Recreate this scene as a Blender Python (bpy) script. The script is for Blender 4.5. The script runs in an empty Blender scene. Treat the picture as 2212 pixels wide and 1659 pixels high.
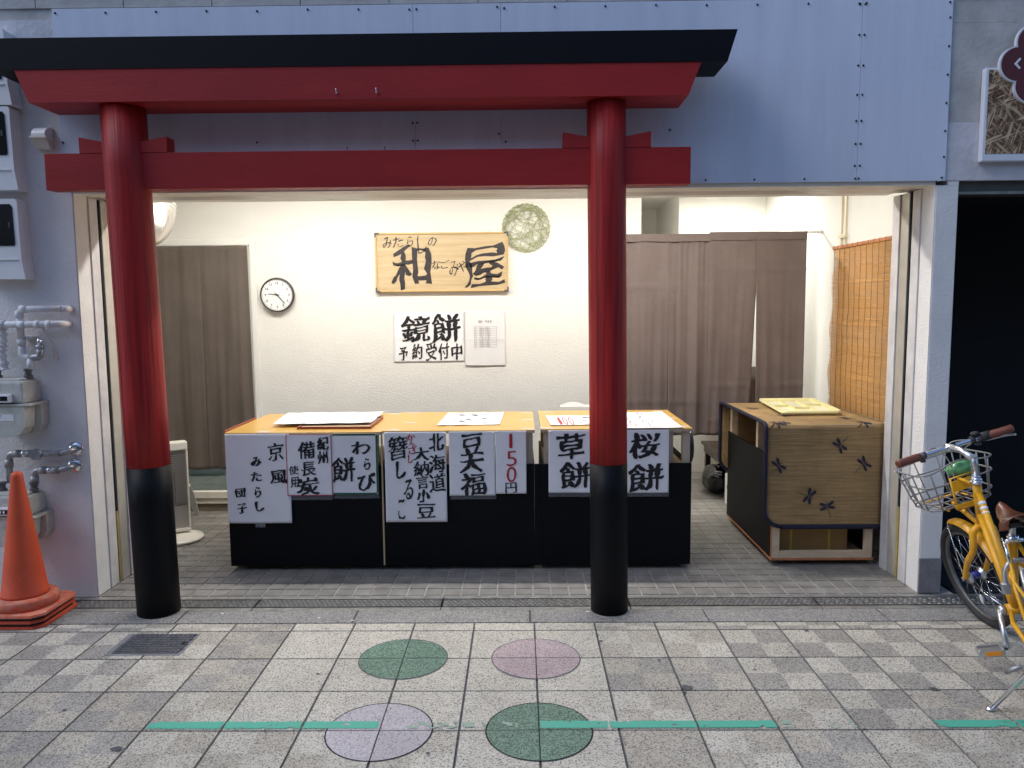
import bpy, bmesh, math, random
from mathutils import Vector, Matrix, noise
random.seed(7)
R = math.radians
S = bpy.context.scene
COL = S.collection

# ------------------------------------------------------------------ camera
cam_d = bpy.data.cameras.new('camera')
cam = bpy.data.objects.new('camera', cam_d); COL.objects.link(cam)
cam_d.sensor_fit = 'HORIZONTAL'; cam_d.sensor_width = 36.0
cam_d.lens = 36.0 * 1674.7 / 2212.0
cam_d.clip_start = 0.05; cam_d.clip_end = 500
def aim(yaw, pitch, roll):
    cy, sy, cp, sp = math.cos(yaw), math.sin(yaw), math.cos(pitch), math.sin(pitch)
    F = Vector((sy*cp, cy*cp, -sp)); Rr = Vector((cy, -sy, 0)); U = Rr.cross(F)
    R2 = math.cos(roll)*Rr + math.sin(roll)*U; U2 = -math.sin(roll)*Rr + math.cos(roll)*U
    m = Matrix((R2, U2, -F)).transposed().to_4x4()
    return m
cam.matrix_world = Matrix.Translation((-0.0587, -3.6624, 1.5843)) @ aim(-0.011528, 0.100462, -0.008483)
S.camera = cam

# ------------------------------------------------------------------ sky, sun, exposure
W = bpy.data.worlds.new('World'); S.world = W; W.use_nodes = True
nt = W.node_tree; nt.nodes.clear()
sky = nt.nodes.new('ShaderNodeTexSky'); sky.sky_type = 'NISHITA'; sky.sun_disc = False
to_sun = Vector((-0.64, -0.24, 0.73)).normalized()
sky.sun_elevation = math.asin(to_sun.z); sky.sun_rotation = math.atan2(to_sun.x, to_sun.y)
sky.ozone_density = 5.0; sky.air_density = 1.0; sky.dust_density = 1.0
bg = nt.nodes.new('ShaderNodeBackground'); bg.inputs['Strength'].default_value = 0.15
wo = nt.nodes.new('ShaderNodeOutputWorld')
nt.links.new(sky.outputs[0], bg.inputs[0]); nt.links.new(bg.outputs[0], wo.inputs[0])
sun_d = bpy.data.lights.new('sun', 'SUN'); sun_d.energy = 0.7; sun_d.angle = R(26); sun_d.color = (0.90, 0.93, 1.0)
sun = bpy.data.objects.new('sun', sun_d); COL.objects.link(sun)
sun.rotation_euler = (-to_sun).to_track_quat('-Z', 'Y').to_euler(); sun.location = (-4, -4, 6)
S.view_settings.view_transform = 'Standard'; S.view_settings.look = 'None'
S.view_settings.gamma = 1.0; S.view_settings.exposure = 0.47; S.view_settings.use_curve_mapping = False
S.cycles.max_bounces = 8; S.cycles.diffuse_bounces = 5; S.cycles.use_denoising = True
S.cycles.sample_clamp_indirect = 6.0

# ------------------------------------------------------------------ materials
def srgb(r, g, b):
    f = lambda c: c/12.92 if c <= .04045 else ((c+.055)/1.055)**2.4
    return (f(r/255), f(g/255), f(b/255))
def mat(name, col, rough=.6, metal=0., var=0., vscale=6., bump=0., bscale=60., col2=None, coat=0., stretch=None, alpha=1., detail=6., spec=.5, emit=None, trans=0., wear=None):
    m = bpy.data.materials.new(name); m.use_nodes = True
    n = m.node_tree; b = n.nodes['Principled BSDF']
    b.inputs['Base Color'].default_value = (*col, 1); b.inputs['Roughness'].default_value = rough
    b.inputs['Metallic'].default_value = metal; b.inputs['Specular IOR Level'].default_value = spec
    b.inputs['Coat Weight'].default_value = coat; b.inputs['Coat Roughness'].default_value = .12
    b.inputs['Transmission Weight'].default_value = trans
    if alpha < 1: b.inputs['Alpha'].default_value = alpha
    if emit:
        b.inputs['Emission Color'].default_value = (*emit[0], 1); b.inputs['Emission Strength'].default_value = emit[1]
    if var or col2 or bump or wear:
        g = n.nodes.new('ShaderNodeNewGeometry')
        src = g.outputs['Position']
        if stretch:
            mp = n.nodes.new('ShaderNodeMapping'); mp.inputs['Scale'].default_value = stretch
            n.links.new(src, mp.inputs['Vector']); src = mp.outputs[0]
    if var or col2:
        t = n.nodes.new('ShaderNodeTexNoise'); t.inputs['Scale'].default_value = vscale; t.inputs['Detail'].default_value = detail
        t.inputs['Roughness'].default_value = .62
        n.links.new(src, t.inputs['Vector'])
        rp = n.nodes.new('ShaderNodeValToRGB')
        c2 = col2 if col2 else tuple(c*(1-var) for c in col)
        c1 = col if col2 else tuple(min(1, c*(1+var)) for c in col)
        rp.color_ramp.elements[0].color = (*c2, 1); rp.color_ramp.elements[1].color = (*c1, 1)
        rp.color_ramp.elements[0].position = .32; rp.color_ramp.elements[1].position = .68
        n.links.new(t.outputs['Fac'], rp.inputs[0]); n.links.new(rp.outputs[0], b.inputs['Base Color'])
        if rough > .05:
            mr = n.nodes.new('ShaderNodeMapRange'); mr.inputs['To Min'].default_value = max(.03, rough-.1); mr.inputs['To Max'].default_value = min(1, rough+.1)
            n.links.new(t.outputs['Fac'], mr.inputs['Value']); n.links.new(mr.outputs[0], b.inputs['Roughness'])
    if wear:                                              # (colour, noise scale, threshold): dust, chips and scuffs
        tw = n.nodes.new('ShaderNodeTexNoise'); tw.inputs['Scale'].default_value = wear[1]; tw.inputs['Detail'].default_value = 12; tw.inputs['Roughness'].default_value = .72
        n.links.new(g.outputs['Position'], tw.inputs['Vector'])
        rw = n.nodes.new('ShaderNodeMapRange'); rw.inputs['From Min'].default_value = wear[2]; rw.inputs['From Max'].default_value = wear[2]+.09; rw.inputs['To Max'].default_value = wear[3] if len(wear) > 3 else .8
        n.links.new(tw.outputs['Fac'], rw.inputs['Value'])
        mw = n.nodes.new('ShaderNodeMix'); mw.data_type = 'RGBA'; mw.inputs['B'].default_value = (*wear[0], 1); mw.inputs['A'].default_value = (*col, 1)
        if b.inputs['Base Color'].links: n.links.new(b.inputs['Base Color'].links[0].from_socket, mw.inputs['A'])
        n.links.new(rw.outputs[0], mw.inputs['Factor']); n.links.new(mw.outputs['Result'], b.inputs['Base Color'])
    if bump:
        t2 = n.nodes.new('ShaderNodeTexNoise'); t2.inputs['Scale'].default_value = bscale; t2.inputs['Detail'].default_value = 4
        n.links.new(src, t2.inputs['Vector'])
        bp = n.nodes.new('ShaderNodeBump'); bp.inputs['Strength'].default_value = bump; bp.inputs['Distance'].default_value = .004
        n.links.new(t2.outputs['Fac'], bp.inputs['Height']); n.links.new(bp.outputs[0], b.inputs['Normal'])
    return m
def granite(name, light, mid, dark, scale=170., pl=.57, blotch=.12, rough=.55):
    """speckled terrazzo: three grain colours plus soft large-scale wear"""
    m = bpy.data.materials.new(name); m.use_nodes = True; n = m.node_tree; b = n.nodes['Principled BSDF']
    b.inputs['Roughness'].default_value = rough
    g = n.nodes.new('ShaderNodeNewGeometry')
    v = n.nodes.new('ShaderNodeTexVoronoi'); v.inputs['Scale'].default_value = scale; v.inputs['Randomness'].default_value = 1
    n.links.new(g.outputs['Position'], v.inputs['Vector'])
    sx = n.nodes.new('ShaderNodeSeparateColor'); n.links.new(v.outputs['Color'], sx.inputs[0])
    rp = n.nodes.new('ShaderNodeValToRGB'); rp.color_ramp.interpolation = 'CONSTANT'
    e = rp.color_ramp.elements
    e[0].position = 0; e[0].color = (*dark, 1); e[1].position = .17; e[1].color = (*mid, 1)
    x = e.new(pl); x.color = (*light, 1)
    n.links.new(sx.outputs[0], rp.inputs[0])
    t = n.nodes.new('ShaderNodeTexNoise'); t.inputs['Scale'].default_value = 3.2; t.inputs['Detail'].default_value = 8; t.inputs['Roughness'].default_value = .7
    n.links.new(g.outputs['Position'], t.inputs['Vector'])
    mr = n.nodes.new('ShaderNodeMapRange'); mr.inputs['From Min'].default_value = .3; mr.inputs['From Max'].default_value = .7
    mr.inputs['To Min'].default_value = 1-blotch; mr.inputs['To Max'].default_value = 1+blotch
    n.links.new(t.outputs['Fac'], mr.inputs['Value'])
    oi = n.nodes.new('ShaderNodeObjectInfo')
    mo = n.nodes.new('ShaderNodeMapRange'); mo.inputs['To Min'].default_value = .93; mo.inputs['To Max'].default_value = 1.05
    n.links.new(oi.outputs['Random'], mo.inputs['Value'])
    mu = n.nodes.new('ShaderNodeMath'); mu.operation = 'MULTIPLY'; n.links.new(mr.outputs[0], mu.inputs[0]); n.links.new(mo.outputs[0], mu.inputs[1])
    mx = n.nodes.new('ShaderNodeVectorMath'); mx.operation = 'SCALE'
    n.links.new(rp.outputs[0], mx.inputs[0]); n.links.new(mu.outputs[0], mx.inputs['Scale'])
    n.links.new(mx.outputs[0], b.inputs['Base Color'])
    bp = n.nodes.new('ShaderNodeBump'); bp.inputs['Strength'].default_value = .25; bp.inputs['Distance'].default_value = .002
    n.links.new(v.outputs['Distance'], bp.inputs['Height']); n.links.new(bp.outputs[0], b.inputs['Normal'])
    return m
def woven(name, c1, c2, fx, fz, axis='XZ', rough=.9, bump=.4):
    """cloth or rush: fine weave from two crossed wave bands plus noise"""
    m = mat(name, c1, rough, var=.0, col2=c2, vscale=5., bump=0)
    n = m.node_tree; b = n.nodes['Principled BSDF']
    g = n.nodes.new('ShaderNodeNewGeometry')
    mp = n.nodes.new('ShaderNodeMapping'); mp.inputs['Scale'].default_value = (fx, fx, fz)
    n.links.new(g.outputs['Position'], mp.inputs['Vector'])
    t = n.nodes.new('ShaderNodeTexNoise'); t.inputs['Scale'].default_value = 1.; t.inputs['Detail'].default_value = 3
    n.links.new(mp.outputs[0], t.inputs['Vector'])
    mrp = n.nodes.new('ShaderNodeMapRange'); mrp.inputs['From Min'].default_value = .3; mrp.inputs['From Max'].default_value = .7
    mrp.inputs['To Min'].default_value = .72; mrp.inputs['To Max'].default_value = 1.2
    n.links.new(t.outputs['Fac'], mrp.inputs['Value'])
    src = b.inputs['Base Color'].links[0].from_socket
    mx = n.nodes.new('ShaderNodeVectorMath'); mx.operation = 'SCALE'
    n.links.new(src, mx.inputs[0]); n.links.new(mrp.outputs[0], mx.inputs['Scale']); n.links.new(mx.outputs[0], b.inputs['Base Color'])
    bp = n.nodes.new('ShaderNodeBump'); bp.inputs['Strength'].default_value = bump; bp.inputs['Distance'].default_value = .002
    n.links.new(t.outputs['Fac'], bp.inputs['Height']); n.links.new(bp.outputs[0], b.inputs['Normal'])
    return m
M = {}
M['tile_cream'] = granite('tile_cream', (.575,.525,.43), (.43,.39,.315), (.18,.167,.145), 230, .45, .16)
M['tile_mid'] = granite('tile_mid', (.49,.435,.345), (.35,.31,.25), (.14,.13,.115), 230, .50, .16)
M['tile_grey'] = granite('tile_grey', (.40,.365,.31), (.285,.262,.225), (.115,.108,.098), 230, .55, .16)
M['tile_green'] = granite('tile_green', (.17,.27,.19), (.08,.155,.105), (.04,.075,.055), 200, .55)
M['tile_pink'] = granite('tile_pink', (.48,.37,.36), (.39,.29,.285), (.20,.155,.155), 240, .42)
M['tile_mauve'] = granite('tile_mauve', (.48,.43,.43), (.40,.355,.365), (.23,.205,.21), 240, .42)
M['band'] = granite('band', (.33,.31,.28), (.22,.21,.195), (.11,.105,.10), 190, .6)
M['floor'] = mat('floor', (.225,.212,.192), .5, var=.25, vscale=9, bump=.25, bscale=140)
M['grout'] = mat('grout', (.34,.32,.29), .85, var=.4, vscale=4)
M['joint'] = mat('joint', (.10,.10,.105), .9, var=.3, vscale=20)
M['asphalt'] = mat('asphalt', (.07,.07,.072), .9, var=.3, vscale=30, bump=.5, bscale=200)
M['greenpaint'] = mat('greenpaint', (.06,.46,.30), .6, col2=(.10,.36,.26), vscale=60)
M['greenworn'] = mat('greenworn', (.24,.40,.30), .7, col2=(.40,.40,.32), vscale=55)
M['steel'] = mat('steel', (.34,.325,.30), .5, .65, var=.25, vscale=18, bump=.15, bscale=200)
M['tread'] = mat('tread', (.42,.40,.37), .4, .6)
M['steeldark'] = mat('steeldark', (.15,.145,.135), .55, .6, var=.25, vscale=18)
M['iron'] = mat('iron', (.10,.10,.11), .6, .3, var=.3, vscale=25, bump=.3, bscale=220)
M['black'] = mat('black', (.006,.006,.007), .9)
M['concrete'] = mat('concrete', (.55,.53,.50), .9, col2=(.40,.385,.36), vscale=7, bump=.7, bscale=45, detail=10)
M['roughpaint'] = mat('roughpaint', (.60,.58,.60), .8, var=.10, vscale=9, bump=1., bscale=30)
M['wallpaint'] = mat('wallpaint', (.74,.70,.67), .75, var=.07, vscale=3.5, bump=1., bscale=60, detail=9, wear=((.50,.46,.44), 2.6, .60, .5))
M['whitewall'] = mat('whitewall', (.74,.715,.69), .75, var=.05, vscale=5, bump=.8, bscale=80, detail=9, wear=((.50,.47,.45), 6., .64, .6))
M['greybase'] = mat('greybase', (.20,.195,.20), .85, var=.2, vscale=18, bump=.5, bscale=140)
M['panel'] = mat('panel', (.62,.65,.75), .42, var=.06, vscale=2.2, stretch=(5, 1, .5), bump=.1, bscale=1.2, wear=((.50,.52,.58), 3.2, .61, .4))
M['cream'] = mat('cream', (.72,.67,.57), .55, var=.08, vscale=7)
M['beigemetal'] = mat('beigemetal', (.50,.46,.39), .4, .2, var=.1, vscale=9)
M['frameold'] = mat('frameold', (.62,.59,.58), .6, var=.14, vscale=8, bump=.2, bscale=60)
M['yellowrub'] = mat('yellowrub', (.42,.31,.07), .6, var=.25, vscale=15)
M['wallpaper'] = mat('wallpaper', (.77,.755,.71), .85, var=.02, vscale=4, bump=.75, bscale=75, stretch=(1, 1, 2.2))
M['whiteplaster'] = mat('whiteplaster', (.78,.77,.72), .8, var=.03, vscale=4)
M['ceil'] = mat('ceil', (.75,.74,.70), .9, var=.02)
M['dark'] = mat('dark', (.012,.012,.014), .85, var=.3, vscale=5)  # near-black: the open bay's darkness is put into the colour
M['shutter'] = mat('shutter', (.09,.088,.082), .6, .2, var=.2, vscale=12)
M['red'] = mat('red', (.335,.014,.013), .52, var=.15, vscale=3.5, bump=.2, bscale=90, stretch=(.25, 1, 1), spec=.35, wear=((.22,.010,.009), 9., .60, .7))
M['redgrain'] = mat('redgrain', (.325,.014,.012), .52, var=.34, vscale=40, bump=.8, bscale=70, stretch=(1, 1, .04), spec=.32, wear=((.44,.09,.07), 26., .65, .6))
M['blackpaint'] = mat('blackpaint', (.005,.005,.007), .55, bump=.15, bscale=90, stretch=(.4, 1, 1), spec=.14)
M['blackpost'] = mat('blackpost', (.004,.004,.005), .5, bump=.3, bscale=70, stretch=(1, 1, .05), spec=.16, wear=((.04,.038,.036), 30., .64, .6))
M['blackboard'] = mat('blackboard', (.005,.005,.006), .55, bump=.15, bscale=120, stretch=(1, 1, .2), spec=.14, wear=((.028,.026,.024), 22., .63, .6))
M['chrome'] = mat('chrome', (.78,.79,.82), .16, 1.)
M['alu'] = mat('alu', (.62,.63,.65), .32, .9)
M['rubber'] = mat('rubber', (.022,.022,.023), .7, var=.2, vscale=30)
M['paper'] = mat('paper', (.83,.82,.83), .8, var=.025, vscale=6, bump=.3, bscale=9)
M['paper2'] = mat('paper2', (.74,.73,.73), .8, var=.02, vscale=6, bump=.2, bscale=9)
M['ink'] = mat('ink', (.010,.010,.014), .5)
M['inkwood'] = mat('inkwood', (.035,.028,.03), .45, var=.3, vscale=30)
M['inkgrey'] = mat('inkgrey', (.20,.20,.215), .8)
M['inkfaint'] = mat('inkfaint', (.60,.59,.60), .8)
M['inkred'] = mat('inkred', (.46,.018,.030), .5)
M['inkpink'] = mat('inkpink', (.62,.14,.17), .6)
M['bordergreen'] = mat('bordergreen', (.016,.10,.045), .6)
M['plastic'] = mat('plastic', (.55,.56,.60), .2, alpha=.18)
M['tape'] = mat('tape', (.80,.78,.68), .4, alpha=.55)
M['tapeclear'] = mat('tapeclear', (.85,.83,.78), .3, alpha=.55)
M['amber'] = mat('amber', (.63,.37,.085), .34, var=.07, vscale=4, coat=.2, stretch=(.4, 3, 1))
M['wood'] = mat('wood', (.62,.46,.27), .6, col2=(.50,.35,.19), vscale=9, stretch=(6, 6, .7))
M['woodshade'] = mat('woodshade', (.44,.36,.27), .65, var=.15, vscale=9, stretch=(6, 6, .7))  # darker copy of the wood, with shade put into its colour
M['plywood'] = mat('plywood', (.66,.52,.36), .65, col2=(.55,.41,.26), vscale=8, stretch=(1, 4, 4))
M['ply_edge'] = mat('ply_edge', (.45,.17,.06), .55, var=.2, vscale=12)
M['redwood'] = mat('redwood', (.28,.07,.045), .5, var=.2, vscale=20)
M['darkwood'] = mat('darkwood', (.045,.022,.016), .4, var=.3, vscale=12, coat=.2)
M['cardboard'] = mat('cardboard', (.36,.22,.085), .85, var=.1, vscale=9)
M['yellowtape'] = mat('yellowtape', (.55,.40,.05), .5)
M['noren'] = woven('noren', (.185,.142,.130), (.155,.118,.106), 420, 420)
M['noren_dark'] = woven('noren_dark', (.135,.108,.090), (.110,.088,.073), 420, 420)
M['rush'] = woven('rush', (.40,.26,.115), (.285,.18,.075), 5, 190, bump=.7)
M['navy'] = mat('navy', (.008,.009,.03), .75, bump=.3, bscale=300)
M['motif'] = mat('motif', (.022,.024,.045), .85)
M['motiftan'] = mat('motiftan', (.12,.085,.045), .85)
M['reed'] = mat('reed', (.86,.50,.17), .6, col2=(.58,.28,.08), vscale=13, stretch=(1, 7, 60))
M['thread'] = mat('thread', (.20,.09,.035), .8)
M['lemon'] = mat('lemon', (.86,.79,.40), .35, var=.02)
M['lemonin'] = mat('lemonin', (.86,.83,.58), .4)
M['cone'] = mat('cone', (.70,.085,.022), .55, col2=(.56,.07,.022), vscale=5, bump=.2, bscale=160, wear=((.42,.20,.14), 14., .60, .6))
M['conedust'] = mat('conedust', (.52,.25,.17), .9, col2=(.62,.085,.03), vscale=30, detail=10)
M['conebase'] = mat('conebase', (.62,.08,.028), .65, col2=(.42,.07,.035), vscale=25)
M['meterwhite'] = mat('meterwhite', (.78,.765,.755), .4, var=.04, vscale=6, wear=((.55,.52,.50), 11., .64, .5))
M['meterglass'] = mat('meterglass', (.015,.015,.014), .12)
M['meterinner'] = mat('meterinner', (.05,.05,.045), .6)
M['gasgrey'] = mat('gasgrey', (.50,.49,.43), .6, var=.15, vscale=16, bump=.4, bscale=70, wear=((.28,.25,.20), 18., .60, .7))
M['pipepaint'] = mat('pipepaint', (.70,.675,.66), .6, var=.12, vscale=14, bump=.45, bscale=80, wear=((.45,.42,.40), 20., .62, .6))
M['galv'] = mat('galv', (.36,.36,.37), .45, .7, var=.2, vscale=25)
M['foil'] = mat('foil', (.80,.79,.75), .28, .85)
M['bikeyellow'] = mat('bikeyellow', (.74,.36,.012), .4, var=.14, vscale=10, coat=.15, wear=((.22,.13,.03), 38., .65, .8))
M['bikewhite'] = mat('bikewhite', (.80,.77,.74), .4)
M['brownleather'] = mat('brownleather', (.16,.05,.022), .3, var=.2, vscale=14, coat=.2)
M['brownrub'] = mat('brownrub', (.17,.05,.028), .5, var=.15, vscale=20)
M['wiregrey'] = mat('wiregrey', (.25,.245,.235), .5, .2)
M['orange'] = mat('orange', (.80,.30,.02), .3)
M['reflect'] = mat('reflect', (.75,.74,.70), .15, .3)
M['greenplastic'] = mat('greenplastic', (.07,.30,.12), .25, col2=(.16,.42,.14), vscale=40, coat=.4)
M['bluehub'] = mat('bluehub', (.03,.04,.30), .3)
M['weave'] = mat('weave', (.42,.45,.25), .6, col2=(.30,.33,.16), vscale=40)
M['clockrim'] = mat('clockrim', (.05,.05,.055), .35, .3)
M['clockface'] = mat('clockface', (.80,.80,.78), .5)
M['heater'] = mat('heater', (.80,.76,.66), .35)
M['heaterdark'] = mat('heaterdark', (.16,.14,.12), .4, .3)
M['heatermetal'] = mat('heatermetal', (.60,.57,.52), .3, .7)
M['stool'] = mat('stool', (.30,.29,.28), .35, var=.05)
M['bag'] = mat('bag', (.012,.012,.013), .22, bump=.9, bscale=18, coat=.3)
M['carpet'] = mat('carpet', (.22,.26,.245), .8, var=.25, vscale=7)
M['bluebox'] = mat('bluebox', (.36,.47,.55), .6)
M['brownkick'] = mat('brownkick', (.20,.15,.105), .7, var=.15)
M['maroon'] = mat('maroon', (.095,.016,.020), .45)
M['boardwhite'] = mat('boardwhite', (.68,.69,.74), .45)
M['conduit'] = mat('conduit', (.72,.65,.48), .5)
M['lamp'] = mat('lamp', (.9,.9,.9), .5, emit=((1., .93, .80), 9.))

# ------------------------------------------------------------------ mesh helpers
class B:
    """collects faces for one mesh; every face keeps a material slot"""
    def __init__(s): s.v = []; s.f = []; s.m = []; s.sm = []
    def add(s, vs, fs, mi=0, smooth=False):
        o = len(s.v); s.v += [tuple(v) for v in vs]
        for f in fs: s.f.append(tuple(i+o for i in f)); s.m.append(mi); s.sm.append(smooth)
        return s
    def box(s, x0, x1, y0, y1, z0, z1, mi=0, bev=0., xf=None):
        if x0 > x1: x0, x1 = x1, x0
        if y0 > y1: y0, y1 = y1, y0
        if z0 > z1: z0, z1 = z1, z0
        if bev > 0:
            bm = bmesh.new(); bmesh.ops.create_cube(bm, size=1)
            for v in bm.verts: v.co = Vector(((x0+x1)/2+v.co.x*(x1-x0), (y0+y1)/2+v.co.y*(y1-y0), (z0+z1)/2+v.co.z*(z1-z0)))
            bmesh.ops.bevel(bm, geom=bm.edges[:], offset=min(bev, .45*min(x1-x0, y1-y0, z1-z0)), segments=2, affect='EDGES', profile=.6)
            bm.verts.index_update()
            vs = [v.co.copy() for v in bm.verts]; fs = [[v.index for v in f.verts] for f in bm.faces]; bm.free()
            sm = False
        else:
            vs = [Vector(c) for c in ((x0,y0,z0),(x1,y0,z0),(x1,y1,z0),(x0,y1,z0),(x0,y0,z1),(x1,y0,z1),(x1,y1,z1),(x0,y1,z1))]
            fs = [(0,3,2,1),(4,5,6,7),(0,1,5,4),(1,2,6,5),(2,3,7,6),(3,0,4,7)]
        if xf: vs = [xf @ v for v in vs]
        return s.add(vs, fs, mi)
    def prism(s, pts, axis, a0, a1, mi=0):
        """extrude a 2-D outline along an axis; pts in the two other axes' order"""
        def P(p, a): return {'x': (a, p[0], p[1]), 'y': (p[0], a, p[1]), 'z': (p[0], p[1], a)}[axis]
        n = len(pts); vs = [P(p, a0) for p in pts] + [P(p, a1) for p in pts]
        fs = [tuple(range(n))[::-1], tuple(range(n, 2*n))] + [(i, (i+1) % n, n+(i+1) % n, n+i) for i in range(n)]
        return s.add(vs, fs, mi)
    def tube(s, path, r, seg=10, mi=0, cap=True, closed=False):
        pts = [Vector(p) for p in path]; n = len(pts)
        rs = r if isinstance(r, (list, tuple)) else [r]*n
        rings = []; ref = None
        for i, p in enumerate(pts):
            if closed: d = pts[(i+1) % n]-pts[i-1]
            else: d = pts[min(i+1, n-1)]-pts[max(i-1, 0)]
            d.normalize()
            if ref is None: ref = Vector((0,0,1)) if abs(d.z) < .9 else Vector((1,0,0))
            a = (ref - d*ref.dot(d)); a.normalize(); b2 = d.cross(a); ref = a
            rings.append([p + rs[i]*(math.cos(2*math.pi*k/seg)*a + math.sin(2*math.pi*k/seg)*b2) for k in range(seg)])
        vs = [v for rg in rings for v in rg]; fs = []
        for i in range(n if closed else n-1):
            j = (i+1) % n
            for k in range(seg): fs.append((i*seg+k, i*seg+(k+1) % seg, j*seg+(k+1) % seg, j*seg+k))
        s.add(vs, fs, mi, True)
        if cap and not closed:
            o = len(s.v)-len(vs)
            s.f.append(tuple(o+k for k in range(seg))[::-1]); s.m.append(mi); s.sm.append(False)
            s.f.append(tuple(o+(n-1)*seg+k for k in range(seg))); s.m.append(mi); s.sm.append(False)
        return s
    def lathe(s, prof, c=(0,0,0), seg=24, mi=0, axis='z', smooth=True):
        """prof: list of (radius, height)"""
        vs = []
        for r, h in prof:
            for k in range(seg):
                a = 2*math.pi*k/seg; x, y = r*math.cos(a), r*math.sin(a)
                p = {'z': (x, y, h), 'y': (x, h, y), 'x': (h, x, y)}[axis]
                vs.append((c[0]+p[0], c[1]+p[1], c[2]+p[2]))
        n = len(prof); fs = [(i*seg+k, i*seg+(k+1) % seg, (i+1)*seg+(k+1) % seg, (i+1)*seg+k) for i in range(n-1) for k in range(seg)]
        s.add(vs, fs, mi, smooth); o = len(s.v)-len(vs)
        s.f.append(tuple(o+k for k in range(seg))[::-1]); s.m.append(mi); s.sm.append(False)
        s.f.append(tuple(o+(n-1)*seg+k for k in range(seg))); s.m.append(mi); s.sm.append(False)
        return s
    def ball(s, c, r, mi=0, seg=12, rings=8, sq=(1,1,1)):
        vs = []; fs = []
        for i in range(rings+1):
            t = math.pi*i/rings
            for k in range(seg):
                a = 2*math.pi*k/seg
                vs.append((c[0]+sq[0]*r*math.sin(t)*math.cos(a), c[1]+sq[1]*r*math.sin(t)*math.sin(a), c[2]+sq[2]*r*math.cos(t)))
        for i in range(rings):
            for k in range(seg): fs.append((i*seg+k, (i+1)*seg+k, (i+1)*seg+(k+1) % seg, i*seg+(k+1) % seg))
        return s.add(vs, fs, mi, True)
    def grid(s, fn, nu, nv, mi=0, smooth=True, thick=None):
        vs = [fn(i/nu, j/nv) for j in range(nv+1) for i in range(nu+1)]; w = nu+1
        fs = [(j*w+i, j*w+i+1, (j+1)*w+i+1, (j+1)*w+i) for j in range(nv) for i in range(nu)]
        if thick is not None:
            t = Vector(thick); k = len(vs); vs = vs + [tuple(Vector(v)+t) for v in vs]
            fs = fs + [tuple(x+k for x in f)[::-1] for f in fs]
            bd = [i for i in range(w)] + [j*w+nu for j in range(1, nv+1)] + [nv*w+i for i in range(nu-1, -1, -1)] + [j*w for j in range(nv-1, 0, -1)]
            for a, b2 in zip(bd, bd[1:]+bd[:1]): fs.append((b2, a, a+k, b2+k))
        return s.add(vs, fs, mi, smooth)
    def make(s, name, mats, origin=(0,0,0)):
        me = bpy.data.meshes.new(name); o = Vector(origin)
        me.from_pydata([tuple(Vector(v)-o) for v in s.v], [], s.f)
        for m in (mats if isinstance(mats, (list, tuple)) else [mats]): me.materials.append(M[m])
        me.polygons.foreach_set('material_index', s.m); me.polygons.foreach_set('use_smooth', s.sm)
        me.validate(); me.update()
        bm = bmesh.new(); bm.from_mesh(me); bmesh.ops.recalc_face_normals(bm, faces=bm.faces); bm.to_mesh(me); bm.free()
        return me
ORG = {}
def thing(name, label, cat, loc=(0,0,0), group=None, kind=None):
    o = bpy.data.objects.new(name, None); COL.objects.link(o); o.location = loc; o.empty_display_size = .05
    ORG[o.name] = Vector(loc)
    if label: o['label'] = label
    if cat: o['category'] = cat
    if group: o['group'] = group
    if kind: o['kind'] = kind
    return o
def part(name, b, mats, parent, label=None, local=False):
    """a mesh under a thing or a part; builder coordinates are world ones unless local"""
    org = Vector((0,0,0)) if local else ORG[parent.name]
    o = bpy.data.objects.new(name, b.make(name, mats, org)); COL.objects.link(o); o.parent = parent
    ORG[o.name] = org
    if label: o['label'] = label
    return o
def solo(name, b, mats, label=None, cat=None, loc=(0,0,0), group=None, kind=None):
    o = bpy.data.objects.new(name, b.make(name, mats, loc)); COL.objects.link(o); o.location = loc
    ORG[o.name] = Vector(loc)
    if label: o['label'] = label
    if cat: o['category'] = cat
    if group: o['group'] = group
    if kind: o['kind'] = kind
    return o
def inst(name, me, parent, loc, rz=0.):
    o = bpy.data.objects.new(name, me); COL.objects.link(o); o.parent = parent
    o.location = Vector(loc)-ORG[parent.name]; o.rotation_euler = (0,0,rz); return o
def spline(pts, n=8):
    P = [Vector(p) for p in pts]; out = []
    for i in range(len(P)-1):
        p0 = P[max(i-1,0)]; p1 = P[i]; p2 = P[i+1]; p3 = P[min(i+2,len(P)-1)]
        for k in range(n):
            t = k/n
            out.append(.5*((2*p1)+(p2-p0)*t+(2*p0-5*p1+4*p2-p3)*t*t+(3*p1-p0-3*p2+p3)*t**3))
    out.append(P[-1]); return out

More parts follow.
